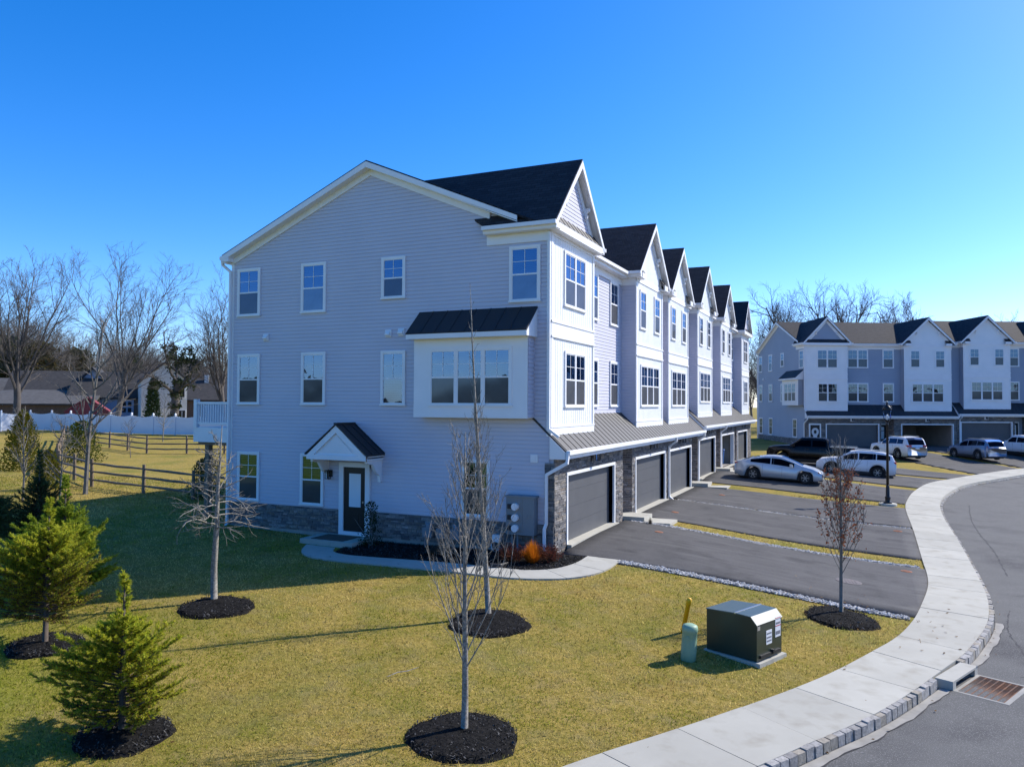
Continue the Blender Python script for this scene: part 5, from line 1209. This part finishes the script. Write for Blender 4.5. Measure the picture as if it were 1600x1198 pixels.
for i in range(34):
    t=i/34; z=1.75+2.1*t**1.1; a=i*2.4+rnd.uniform(-.4,.4); L=(1.35-.95*t)*rnd.uniform(.75,1.15); d=Vector((math.cos(a),math.sin(a),.25))
    pts,ds=limb(mb,Vector((.05,0,z)),d,L,.022*(1-.4*t),.006,5,7,.22,-.06 if t<.4 else .05,rnd)
    for k in range(6):
        j=rnd.randrange(1,6); q,e=limb(mb,pts[j],rdir(ds[j],.8,rnd),L*.35,.009,.003,3,4,.25,.0,rnd)
        limb(mb,q[2],rdir(e[2],.8,rnd),L*.17,.005,.002,3,3,.2,0,rnd)
mb.build('branches','barkpale',s,True)
s=plant('sapling','narrow young tree holding rust-brown leaves beside the pavement','tree',(7.97,-.95),'young trees on the front lawn')
rnd=random.Random(31); mb=MB(); tr=MB()
tr.tube([(0,0,-.1),(.0,0,.8),(.01,0,1.6),(.01,.0,2.6),(.0,0,3.5),(0,0,4.3)],[.05,.043,.035,.024,.014,.004],9); tr.build('trunk','bark',s,True)
updown(54,.95,3.9,.52,1.75,.55,6,.010,mb,rnd,lambda z:(0,0,z),.13,6); 
Vb=np.array(mb.v); mb.build('branches','bark',s,True)
lf=MB()
for _ in range(1500):
    p=Vector(Vb[rnd.randrange(len(Vb))]); 
    if p.z<1.3 or p.z>3.6 or math.hypot(p.x,p.y)<.12: continue
    a=rdir(Vector((0,0,1)),rnd.uniform(.3,2.6),rnd)*rnd.uniform(.04,.075); b=a.orthogonal().normalized()*rnd.uniform(.018,.034); c=rnd.choice(((.24,.07,.03),(.32,.11,.05),(.20,.065,.035),(.36,.14,.07)))
    lf.poly([tuple(p),tuple(p+a*.5+b),tuple(p+a),tuple(p+a*.5-b)],[(0,1,2,3)],c)
lf.build('leaves','leafy',s)
# spruces
def spruce(label,loc,H,Rm,base,cols,seed,lean=(0,0),brown=0.,dens=1.,top=.72,group='evergreens at the left of the lawn'):
    rnd=random.Random(seed); s=plant('spruce_tree',label,'tree',loc,group); tr=MB(); br=MB(); nd=MB()
    tr.tube([(0,0,-.1),(lean[0]*.5,lean[1]*.5,H*.5),(lean[0],lean[1],H*.98)],[.035+.008*H,.02+.005*H,.008],8); tr.build('trunk','barkspruce',s,True)
    def twig(p,d,L,fr,bn):
        pts,ds=limb(br,p,d,L,.006,.003,3,3,.07,.05,rnd)
        n=int(L*330*dens)+14
        for _ in range(n):
            f=rnd.random()*3; j=min(int(f),2); q=pts[j].lerp(pts[j+1],f-j); e=rdir(ds[j],rnd.uniform(.4,1.0),rnd); l=rnd.uniform(.035,.07); w_=e.cross(Vector((rnd.gauss(0,1),rnd.gauss(0,1),rnd.gauss(0,1))))
            if w_.length<1e-4: continue
            w_=w_.normalized()*rnd.uniform(.005,.009); c=rnd.choice(cols); g=rnd.uniform(.7,1.3)
            if rnd.random()<bn: c=(.16,.10,.045)
            nd.poly([tuple(q-w_),tuple(q+w_),tuple(q+e*l)],[(0,1,2)],tuple(k*g for k in c))
    nl=int(H*20); 
    for i in range(nl):
        t=(i+.5)/nl; z=base+(H-base)*t**.95
        prof=max(.26*(1-t)**.7,(math.sin(math.pi*min(1,(t/top)*.82+.2))**.75 if t<top else 0)*(1.-.18*t)); L0=Rm*prof; 
        if t>top and i%2: continue
        for k in range(3 if t<top else 2):
            L=L0*rnd.choice((.5,.75,.9,1.,1.12,1.25)); a=i*2.1+k*2.1+rnd.uniform(-.5,.5); up=.05+.85*t; d=Vector((math.cos(a),math.sin(a),up)).normalized(); c0=Vector((lean[0]*z/H,lean[1]*z/H,z)); seg=5
            pts,ds=limb(br,c0,d,L,.016*(1-.6*t)+.004,.004,4,seg,.05,.05,rnd); bn=brown*max(0,1-t*2.2)
            m=max(4,int(L*19)) if t<top else 3
            for j in range(m):
                f=(.05+.95*(j+rnd.random())/m); ff=min(f*seg,seg-.01); jj=int(ff); p=pts[jj].lerp(pts[jj+1],ff-jj); dd=ds[jj]; sd=dd.cross(Vector((0,0,1))).normalized()*(1 if j%2 else -1)
                if rnd.random()<bn*.7: continue
                twig(p,(dd*.75+sd*rnd.uniform(.4,.95)+Vector((0,0,rnd.uniform(-.25,.3)))).normalized(),((.10+.26*L*(1.15-f)) if t<top else .07)*rnd.uniform(.7,1.2),f,bn)
            twig(pts[-2],ds[-1],.14 if t<top else .08,1,bn)
    twig(Vector((lean[0],lean[1],H-.25)),Vector((0,0,1)),.32,1,0)
    br.build('branches','barkspruce',s); nd.build('needles','leafy',s); return s
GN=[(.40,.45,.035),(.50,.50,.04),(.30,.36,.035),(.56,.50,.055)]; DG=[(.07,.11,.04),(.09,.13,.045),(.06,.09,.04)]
spruce('tall yellow-green spruce with brown sparse lower boughs, at the left edge',(-6.2,-11.6),2.85,1.15,.5,GN,2,(.05,0),.75)
spruce('dense green spruce standing behind the tall left one, tip above it',(-8.3,-9.75),2.95,1.1,.15,[(.28,.36,.03),(.36,.41,.04),(.20,.27,.03)],3)
spruce('squat olive spruce nearest the viewer at lower left',(-1.75,-13.4),2.4,.98,.16,GN,4,(-.03,.03),.35,1.1,.66)
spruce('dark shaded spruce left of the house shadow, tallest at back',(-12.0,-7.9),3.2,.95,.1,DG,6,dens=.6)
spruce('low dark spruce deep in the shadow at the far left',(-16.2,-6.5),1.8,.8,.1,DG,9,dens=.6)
# bushes and little conifers in the back yard
def bush(name,label,cat,loc,H,Rm,cols,seed,n=2600,leaf=.05,pw=.5,group=None,cone=0.):
    rnd=random.Random(seed); s=plant(name,label,cat,loc,group); st=MB(); lf=MB()
    for k in range(7):
        a=rnd.uniform(0,6.28); limb(st,Vector((0,0,-.05)),Vector((math.cos(a)*.4,math.sin(a)*.4,1)),H*.8,.02,.005,4,4,.1,.05,rnd)
    st.build('stems','bark',s)
    for _ in range(n):
        t=rnd.random(); z=H*t; rr=Rm*((1-t)**(.35+cone) if t>.2 else .75+t)*rnd.uniform(.25,1.08)*(1+.18*math.sin(7*t+3*rnd.random())); a=rnd.uniform(0,6.28); p=Vector((rr*math.cos(a),rr*math.sin(a),z))
        d=(Vector((math.cos(a),math.sin(a),.7))+Vector((rnd.gauss(0,.5),rnd.gauss(0,.5),rnd.gauss(0,.5)))).normalized(); w_=d.orthogonal().normalized()*leaf*.35; c=rnd.choice(cols); g=rnd.uniform(.7,1.3)
        lf.poly([tuple(p),tuple(p+d*leaf*.6+w_),tuple(p+d*leaf*1.3),tuple(p+d*leaf*.6-w_)],[(0,1,2,3)],tuple(k*g for k in c))
    lf.build('foliage','leafy',s); return s
YG=[(.13,.14,.012),(.16,.15,.015),(.10,.12,.02),(.18,.14,.02)]
bush('conifer','golden-green pointed conifer before the bright end of the white fence','tree',(-33.8,5.7),3.3,1.25,YG,1,4200,.10,cone=.35)
bush('conifer','small yellow-green bushy conifer by the receding rail fence','tree',(-24.6,.9),1.75,.8,YG,2,2400,.08,cone=.2)
bush('conifer','round yellow-green conifer behind the rail fence','tree',(-36.5,11.2),2.6,1.35,[(.10,.13,.02),(.13,.14,.015),(.06,.09,.03)],3,3000,.10,cone=.1)
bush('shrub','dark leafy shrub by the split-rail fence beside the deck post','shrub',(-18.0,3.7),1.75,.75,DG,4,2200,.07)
bush('shrub','small upright dark holly beside the black side door','shrub',(-6.1,-.75),1.45,.36,[(.02,.045,.018),(.035,.06,.02)],5,900,.05)
# ornamental grasses and twiggy shrubs in the bed
def tuft(label,loc,H,Rm,cols,seed,n=1500,name='ornamental_grass',cat='grass clump',droop=.5):
    rnd=random.Random(seed); s=plant(name,label,cat,loc); b=MB()
    for _ in range(n):
        a=rnd.uniform(0,6.28); q=rnd.random()**.6; p0=Vector((math.cos(a)*.08*q,math.sin(a)*.08*q,0)); tip=Vector((math.cos(a)*Rm*q,math.sin(a)*Rm*q,H*(1-.6*q*q)*rnd.uniform(.55,1.15))); m_=p0.lerp(tip,.5)+Vector((0,0,H*.18*droop)); w_=Vector((-math.sin(a),math.cos(a),0))*.0038; c=rnd.choice(cols); g=rnd.uniform(.7,1.3); c=tuple(k*g for k in c)
        b.poly([tuple(p0-w_),tuple(p0+w_),tuple(m_+w_),tuple(m_-w_),tuple(tip)],[(0,1,2,3),(3,2,4)],c)
    b.build('blades','drygrass',s)
tuft('bright orange ornamental grass mound by the downspout','x' and (-.22,-1.15),.66,.42,[(.55,.17,.012),(.62,.22,.015),(.40,.12,.012)],1,1900)
tuft('grey-brown dry ornamental grass mound in the shaded bed',(-3.3,-1.1),.42,.6,[(.13,.11,.09),(.10,.085,.07),(.17,.14,.11)],2,1300)
def twiggy(label,loc,H,Rm,cols,seed,n=420):
    rnd=random.Random(seed); s=plant('twiggy_shrub',label,'shrub',loc); b=MB(); lf=MB()
    for _ in range(60):
        a=rnd.uniform(0,6.28); d=Vector((math.cos(a)*.8,math.sin(a)*.8,rnd.uniform(.5,1.4))); pts,ds=limb(b,Vector((0,0,0)),d,Rm*rnd.uniform(.8,1.25),.007,.003,3,4,.12,.05,rnd)
        for k in range(7):
            j=rnd.randrange(1,4); q,e=limb(b,pts[j],rdir(ds[j],.7,rnd),Rm*.4,.004,.002,3,2,.15,.05,rnd)
            for p in q[1:]:
                l=rdir(e[0],.9,rnd)*.03; w_=l.orthogonal().normalized()*.012; c=rnd.choice(cols); lf.poly([tuple(p),tuple(p+l+w_),tuple(p+l*2),tuple(p+l-w_)],[(0,1,2,3)],c)
    b.build('stems','rust',s); lf.build('leaves','leafy',s)
RD=[(.16,.045,.03),(.22,.06,.035),(.12,.04,.03)]
twiggy('reddish twiggy shrub left of the orange grass',(-.92,-1.2),.5,.48,RD,1)
twiggy('reddish twiggy shrub between orange grass and stone corner',(.2,-.85),.5,.45,RD,2)
tuft('low dead grass tuft at the edge of the near stone steps',(1.15,6.95),.3,.12,[(.03,.025,.02)],7,120)
# thin saplings in the back yard
SAP=[dict(n=6,seg=6,wig=.03,up=.02,taper=.25),dict(n=4,seg=5,wig=.07,up=.06,k=20,t0=.22,ang=.75,len=.42,rad=.45,dec=.5,taper=.3),dict(n=3,seg=3,wig=.09,up=.05,k=6,t0=.15,ang=.7,len=.4,rad=.5,dec=.3,rmin=.005),dict(n=3,seg=2,wig=.1,up=.05,k=3,t0=.2,ang=.7,len=.45,rad=.6,rmin=.004)]
for (lab,loc,H,r,sd,bark) in (('thin bare sapling left of the dark shaded spruce',(-22.3,-1.7),3.6,.05,1,'bark'),('thin bare sapling right of the dark shaded spruce',(-21.1,-.95),3.3,.05,2,'bark'),('large bare young tree rising in front of the rail fence at left',(-22.3,1.05),7.6,.11,3,'bark'),('small pale sapling in front of the white fence near the deck',(-45.3,25),3.9,.05,4,'barkpale'),('tiny bare sapling in the middle of the back yard',(-37.4,15.5),2.6,.03,5,'bark')):
    s=plant('sapling',lab,'tree',loc,'bare saplings in the back yard'); mb,_=treemesh('t',SAP,H,r,bark,sd); mb.build('branches',bark,s)
# large bare trees behind
BIG=[dict(n=8,seg=4,wig=.04,up=.03,taper=.75),dict(n=6,seg=7,wig=.09,up=.07,k=9,t0=.42,t1=1.05,ang=.40,len=1.75,rad=.5,dec=.05,taper=.2),dict(n=4,seg=5,wig=.12,up=.05,k=11,t0=.12,ang=.62,len=.5,rad=.38,dec=.45,taper=.25),dict(n=3,seg=4,wig=.13,up=.05,k=8,t0=.12,ang=.65,len=.5,rad=.45,dec=.4,rmin=.018),dict(n=3,seg=2,wig=.13,up=.04,k=6,t0=.15,ang=.65,len=.55,rad=.5,rmin=.010)]
def bigtree(label,loc,H,r,seed,P=BIG,name='bare_tree',group='tall bare trees behind the houses',d0=(0,0,1),bark='barkfar'):
    s=plant(name,label,'tree',loc,group); mb,tips=treemesh('t',P,H*.36,r,bark,seed,d0)
    top=max(v[2] for v in mb.v); k=H/top; mb.v=[(v[0]*k,v[1]*k,v[2]*k) for v in mb.v]; nb0=8*4; ft=[i for i,f in enumerate(mb.f)]
    tk=MB(); tk.v=mb.v[:8*5]; tk.f=mb.f[:8*4]; tk.c=[None]*len(tk.f); tk.m=[0]*len(tk.f)
    cr=MB(); cr.v=mb.v; cr.f=mb.f[8*4:]; cr.c=[None]*len(cr.f); cr.m=[0]*len(cr.f)
    tk.build('trunk',bark,s,True); cr.build('crown',bark,s); return s
T1=bigtree('broad bare tree at the far left with many rising limbs',(-71.8,29.4),19.8,.42,1)
T2=bigtree('tallest bare tree left of the house, standing behind the white fence',(-59.3,31.5),18.8,.33,8)
T3=bigtree('bare tree partly hidden by the house wall at left',(-57.0,43.5),18.0,.34,5)
DEAD=[dict(n=8,seg=4,wig=.03,up=.0,taper=.8),dict(n=7,seg=6,wig=.14,up=.05,k=6,t0=.7,t1=1.05,ang=.75,len=1.15,rad=.55,dec=.0,taper=.25),dict(n=5,seg=5,wig=.18,up=.0,k=5,t0=.3,ang=.7,len=.45,rad=.5,dec=.4,taper=.2),dict(n=3,seg=3,wig=.2,up=.0,k=4,t0=.3,ang=.7,len=.45,rad=.4,dec=.3,rmin=.02)]
iv=bigtree('stumpy dark tree wrapped in ivy beside the white house',(-58.2,37.5),10.8,.36,3,DEAD,'ivy_tree',None)
lf=MB(); rnd=random.Random(4); 
for ch in iv.children:
    if ch.name.startswith('crown') or ch.name.startswith('trunk'):
        vv=[v.co.copy() for v in ch.data.vertices]
        for _ in range(5200 if ch.name.startswith('crown') else 1500):
            p=rnd.choice(vv); 
            if math.hypot(p.x,p.y)>2.6 or p.z>8.6: continue
            q=p+Vector((rnd.gauss(0,.16),rnd.gauss(0,.16),rnd.gauss(0,.2))); d=Vector((rnd.gauss(0,1),rnd.gauss(0,1),rnd.gauss(0,1))).normalized()*.12; w_=d.orthogonal().normalized()*.08; c=rnd.choice(((.03,.045,.015),(.045,.06,.018),(.02,.03,.012),(.06,.07,.03))); lf.poly([tuple(q-w_),tuple(q+d),tuple(q+w_),tuple(q-d)],[(0,1,2,3)],c)
lf.build('ivy_leaves','ivy',iv)
# trees behind the far row
LEAN=[dict(n=8,seg=4,wig=.04,up=.02,taper=.8),dict(n=6,seg=7,wig=.13,up=.03,k=6,t0=.5,t1=1.05,ang=.8,len=1.5,rad=.6,dec=.05,taper=.25),dict(n=4,seg=6,wig=.16,up=.05,k=10,t0=.2,ang=.7,len=.55,rad=.42,dec=.4,taper=.25),dict(n=3,seg=4,wig=.15,up=.05,k=9,t0=.15,ang=.7,len=.55,rad=.38,dec=.4,rmin=.02),dict(n=3,seg=2,wig=.13,up=.04,k=7,t0=.15,ang=.65,len=.6,rad=.5,rmin=.012)]
bigtree('dark bare tree with heavy crooked limbs behind the corner gable of the far row',(2.0,91),21.2,.6,12,LEAN,d0=(.1,0,1))
bigtree('spreading bare tree behind the middle of the far row roof',(8.5,99),22.0,.46,14,LEAN)
bigtree('bare tree leaning right above the far row roof',(9.0,92),19.5,.36,17,LEAN,d0=(.12,.1,1))
BK=[]
for i,(px,D,H,sd) in enumerate(((1190,95,16.5,21),(1222,108,19.3,22),(1245,120,19.0,23),(1590,125,19.0,24),(1570,130,18.0,25),(1640,120,22,26))):
    lat=(px-800)/1200*D; x=CAM[0]-.41775*D+.90856*lat; y=CAM[1]+.90856*D+.41775*lat
    if i<3: t=bigtree('pale thin bare tree between the two townhouse rows' if i==0 else 'x',(x,y),H,.3,sd,group='bare trees behind the townhouse rows'); BK.append(t)
    else: t=dup(BK[i-3],loc=(x,y,g1(x,y)),rz=i*1.3,sc=H/(16.5,19.3,19.0)[i-3]*1.0)
    t['label']=['thin bare tree nearest the gap between the two townhouse rows','bare tree above the ridge end of the far row','bare tree just left of the crooked dark one','bare tree above the last visible gable at right','faint bare tree left of the last visible gable','bare tree at the right edge of the view'][i]
# background woods behind the left houses: bare trees and dark pines
WOOD=[]
def lo(px,D): lat=(px-800)/1200*D; return (CAM[0]-.41775*D+.90856*lat,CAM[1]+.90856*D+.41775*lat)
for i in range(4): 
    t=bigtree('w',lo(20+90*i,125+6*i),15.5,.28,40+i,group='woods behind the houses at left',bark='barkwood'); WOOD.append(t)
rnd=random.Random(77); k=4
for i in range(54):
    px=-70+i*8.5+rnd.uniform(-6,6); D=rnd.uniform(116,170); x,y=lo(px,D); dup(WOOD[i%4],loc=(x,y,g1(np.clip(x,-160,130),np.clip(y,-100,220))),rz=rnd.uniform(0,6.28),sc=rnd.uniform(.7,1.0)*(1.18-.0011*max(0,px))*D/130,group='woods behind the houses at left')
for o in [o for o in bpy.data.objects if o.get('group')=='woods behind the houses at left']: o['label']='grey bare tree in the woods behind the houses at left'
def pine(label,loc,H,Rm,seed,cols=((.08,.10,.05),(.10,.115,.055),(.11,.115,.06),(.065,.08,.045))):
    rnd=random.Random(seed); s=plant('pine_tree',label,'tree',loc,'pines behind the houses'); t=MB(); t.tube([(0,0,-.2),(0,0,H*.95)],[.3,.05],7); t.build('trunk','barkfar',s); lf=MB()
    cl=[(rnd.uniform(.2,.98),rnd.uniform(0,6.28)) for _ in range(46)]
    for (t_,a) in cl:
        rr=Rm*(1-t_)**.6*rnd.uniform(.2,1.); c0=Vector((rr*math.cos(a),rr*math.sin(a),H*t_)); R_=Rm*rnd.uniform(.22,.4)
        for _ in range(95):
            q=c0+Vector((rnd.gauss(0,R_*.6),rnd.gauss(0,R_*.6),rnd.gauss(0,R_*.3))); d=Vector((rnd.gauss(0,1),rnd.gauss(0,1),rnd.gauss(0,.6)+.3)).normalized()*.34; w_=d.orthogonal().normalized()*.16; lf.poly([tuple(q-w_),tuple(q+d),tuple(q+w_),tuple(q-d*.5)],[(0,1,2,3)],rnd.choice(cols))
    lf.build('foliage','leafy',s); return s
pine('dark pine at the far left behind the ranch house',lo(8,118),12.2,4.2,1); pine('brownish evergreen between the left bare trees',lo(62,118),11.5,4.5,2,((.11,.10,.045),(.14,.11,.05),(.09,.09,.045)))
pine('dark evergreen behind the grey gabled house',lo(118,125),11,4.5,3,((.10,.09,.05),(.09,.09,.055),(.12,.10,.055))); pine('dark pine beyond the tallest bare tree',lo(205,138),10.5,3.6,4)
pine('low dark evergreen behind the white house',lo(300,128),9.5,4.5,5,((.04,.045,.025),(.055,.05,.03)))
bush('conifer','narrow dark cypress in front of the white house','tree',lo(239,84),5.3,.95,DG,9,2600,.2,cone=.25)
rnd=random.Random(99)
for i in range(9):
    px=1120+i*14+rnd.uniform(-5,5) if i<5 else 1560+(i-5)*25; D=rnd.uniform(135,165); x,y=lo(px,D); t=dup(WOOD[i%4],loc=(x,y,1.),rz=rnd.uniform(0,6.28),sc=rnd.uniform(.75,.95)*D/130*(.95 if i<5 else 1.05),group='woods beyond the townhouse rows',label='grey bare tree in the far woods beyond the townhouse rows')
# ------------------------------------------------------------------ neighbouring houses behind the white fence
FW=np.array((-.41775,.90856)); RTv=np.array((.90856,.41775))
def house(name,label,px,D,rot,parts,cat='house'):
    x,y=lo(px,D); s=thing(name,label,cat,(x,y,g1(x,y)),math.atan2(RTv[1],RTv[0])+rot); parts(s); return s
def gable(s,x0,x1,y0,y1,ze,zr,wall,roof,axis='x',ov=.4):   # local x right, y away
    w=MB(); w.box(x0,x1,y0,y1,-.5,ze); r=MB(); t=.18
    if axis=='x':
        ym=(y0+y1)/2; w.prism([(y0,ze),(y1,ze),(ym,zr-.1)],'x',x0,x1); sl=(zr-ze)/(ym-y0)
        r.prism([(y0-ov,ze-ov*sl),(ym,zr),(y1+ov,ze-ov*sl),(y1+ov,ze-ov*sl+t),(ym,zr+t),(y0-ov,ze-ov*sl+t)],'x',x0-ov,x1+ov)
    else:
        xm=(x0+x1)/2; w.prism([(x0,ze),(x1,ze),(xm,zr-.1)],'y',y0,y1); sl=(zr-ze)/(xm-x0)
        r.prism([(x0-ov,ze-ov*sl),(xm,zr),(x1+ov,ze-ov*sl),(x1+ov,ze-ov*sl+t),(xm,zr+t),(x0-ov,ze-ov*sl+t)],'y',y0-ov,y1+ov)
    w.build('wall',wall,s); return r.build('roof',roof,s)
def hwin(s,x,y,z,w,h):
    f=MB(); f.box(x,x+w,y-.06,y,z,z+h); o=f.build('window','white',s); p=MB(); p.box(x+.1,x+w/2-.04,y-.075,y-.055,z+.1,z+h-.1); p.box(x+w/2+.04,x+w-.1,y-.075,y-.055,z+.1,z+h-.1); p.build('pane','dark',o)
def hA(s):
    gable(s,-8,4.2,0,7,3.4,5.6,'whitewall','roofgrey'); hwin(s,-1.6,-.02,1.2,1.2,1.9); 
    b=MB(); b.box(3.4,4.15,-.05,-.01,1.6,2.9); b.build('shutter','black',s)
house('ranch_house','low pale ranch house with long grey roof at the far left',18,100,.3,hA)
def hB(s):
    gable(s,-8,5,1.0,9,3.6,6.6,'brickwall','roofdark'); gable(s,.2,3.4,.4,5,5.2,7.0,'bluewall','roofdark','y')
    hwin(s,-6.3,.99,2.4,2.6,1.0); b=MB(); b.box(-7,3.,.05,.2,3.5,3.7); b.build('gutter','white',s)
    c=MB(); c.hexa([(-9.5,-5.5,2.35),(3.2,-5.5,2.35),(3.2,-.2,4.0),(-9.5,-.2,4.0),(-9.5,-5.5,2.5),(3.2,-5.5,2.5),(3.2,-.2,4.2),(-6.5,-.2,4.2)]); c.build('lean_to_roof','roofgrey',s)
    w=MB(); w.box(-8.6,2.6,-4.9,.0,-.4,2.3); w.build('lean_to_wall','brickwall',s)
house('gabled_house','dark-roofed house with blue gable and grey lean-to roof',118,97,.3,hB)
def sh(s):
    gable(s,-1.95,1.95,0,4,1.7,3.15,'red','red','y',.12)
house('garden_shed','red metal shed with peaked front behind the white fence',136,81,.42,sh,'shed')
def hC(s):
    gable(s,-9.5,.6,2,9,3.5,6.4,'brickwall','roofdark'); 
    b=MB(); b.box(-6.3,-2.5,1.93,1.99,.9,3.1); O=b.build('garage_door','bluewall',s); p=MB()
    for k in range(3):
        for j in range(2): p.box(-4.4+.62*k,-4.0+.62*k,1.9,1.935,1.5+j*.75,2.05+j*.75)
    p.build('pane','dark',O)
house('garage_house','low dark-roofed house with pale blue garage panel',240,96,.32,hC)
def hD(s):
    gable(s,-2.5,2.5,0,8,5.4,7.5,'whitewall','roofdark','y',.25); hwin(s,.9,-.02,3.3,1.4,1.5); hwin(s,1.5,-.02,.6,.9,1.3)
house('white_house','tall white gabled house behind the ivy tree',257,92,.5,hD)
def hE(s):
    gable(s,-6,6,0,8,3.2,6.2,'brickwall','roofdark'); hwin(s,-1,-.02,1,1.4,1.1); c=MB(); c.box(-1.2,-.6,3,3.6,5.,6.8); c.build('chimney','whitewall',s)
house('brick_house','low brown house with dark roof beside the deck',330,112,.3,hE)
p=lo(303,86); wheelie('blue wheelie bin left of a pair behind the white fence',(*p,g1(*p)),.3,'blue bins behind the fence')
p=lo(312,86); wheelie('blue wheelie bin right of a pair behind the white fence',(*p,g1(*p)),.1,'blue bins behind the fence')
# small fallen twig on the lawn
b=MB(); b.tube([(-.35,0,.05),(-.1,.03,.07),(.1,.0,.06),(.37,.04,.06)],[.007,.01,.01,.005],5); o=b.build('fallen_twig','barkpale'); o.location=(.71,-9.4,g1(.71,-9.4)); o.rotation_euler=(0,0,1.13); tag(o,'thin pale fallen twig lying on the front lawn','twig')

rnd=random.Random(12); b=MB()
for i in range(420):
    if i<140: x,y=7.95+rnd.gauss(0,1.3),-1.1+rnd.gauss(0,1.1)
    elif i<270: k=rnd.randrange(len(P)-1); x,y=P[k][0]+rnd.gauss(.12,.12),P[k][1]+rnd.gauss(0,.1)
    else: x,y=rnd.uniform(-8,9),rnd.uniform(-16,-2.5)
    if y>8: continue
    onroad=float(np.min(np.hypot(P[:,0]-x,P[:,1]-y)))<.4 and i>=140 and i<270
    z=g1(x,y)+(-.10 if onroad else .075 if i<140 else .05); a=Vector((rnd.gauss(0,1),rnd.gauss(0,1),rnd.gauss(0,.25))).normalized()*rnd.uniform(.025,.05); w_=Vector((-a.y,a.x,rnd.uniform(-.01,.02)))*.45; p=Vector((x,y,z)); c=rnd.choice(((.16,.08,.035),(.22,.12,.05),(.11,.06,.03),(.28,.17,.08)))
    b.poly([tuple(p-a),tuple(p+w_),tuple(p+a),tuple(p-w_)],[(0,1,2,3)],c)
tag(b.build('fallen_leaves','leafy'),'small brown fallen leaves scattered over lawn and gutter','leaves',kind='stuff')
# unseen ring of woods, added so the windows reflect a darker horizon
rnd=random.Random(3); b=MB()
for i in range(9000):
    a=rnd.uniform(math.radians(160),math.radians(395)); r=rnd.uniform(170,250); h=(11+5*math.sin(a*9)+3*math.sin(a*23))*rnd.random()**.8; x,y=CAM[0]+r*math.cos(a),CAM[1]+r*math.sin(a)
    w_=rnd.uniform(.4,1.4); u=Vector((math.sin(a),-math.cos(a),rnd.uniform(-.6,.6)))*w_; v=Vector((rnd.uniform(-.5,.5),rnd.uniform(-.5,.5),1))*rnd.uniform(.8,2.2); p=Vector((x,y,h-.5)); c=rnd.choice(((.10,.085,.07),(.13,.11,.09),(.07,.07,.05),(.05,.06,.035)))
    b.poly([tuple(p-u),tuple(p+u*.6),tuple(p+u*.5+v),tuple(p-u*.7+v)],[(0,1,2,3)],c)
tag(b.build('added_woods_ring','leafy'),'added ring of brown woods out of view, for window reflections','woods',kind='stuff')
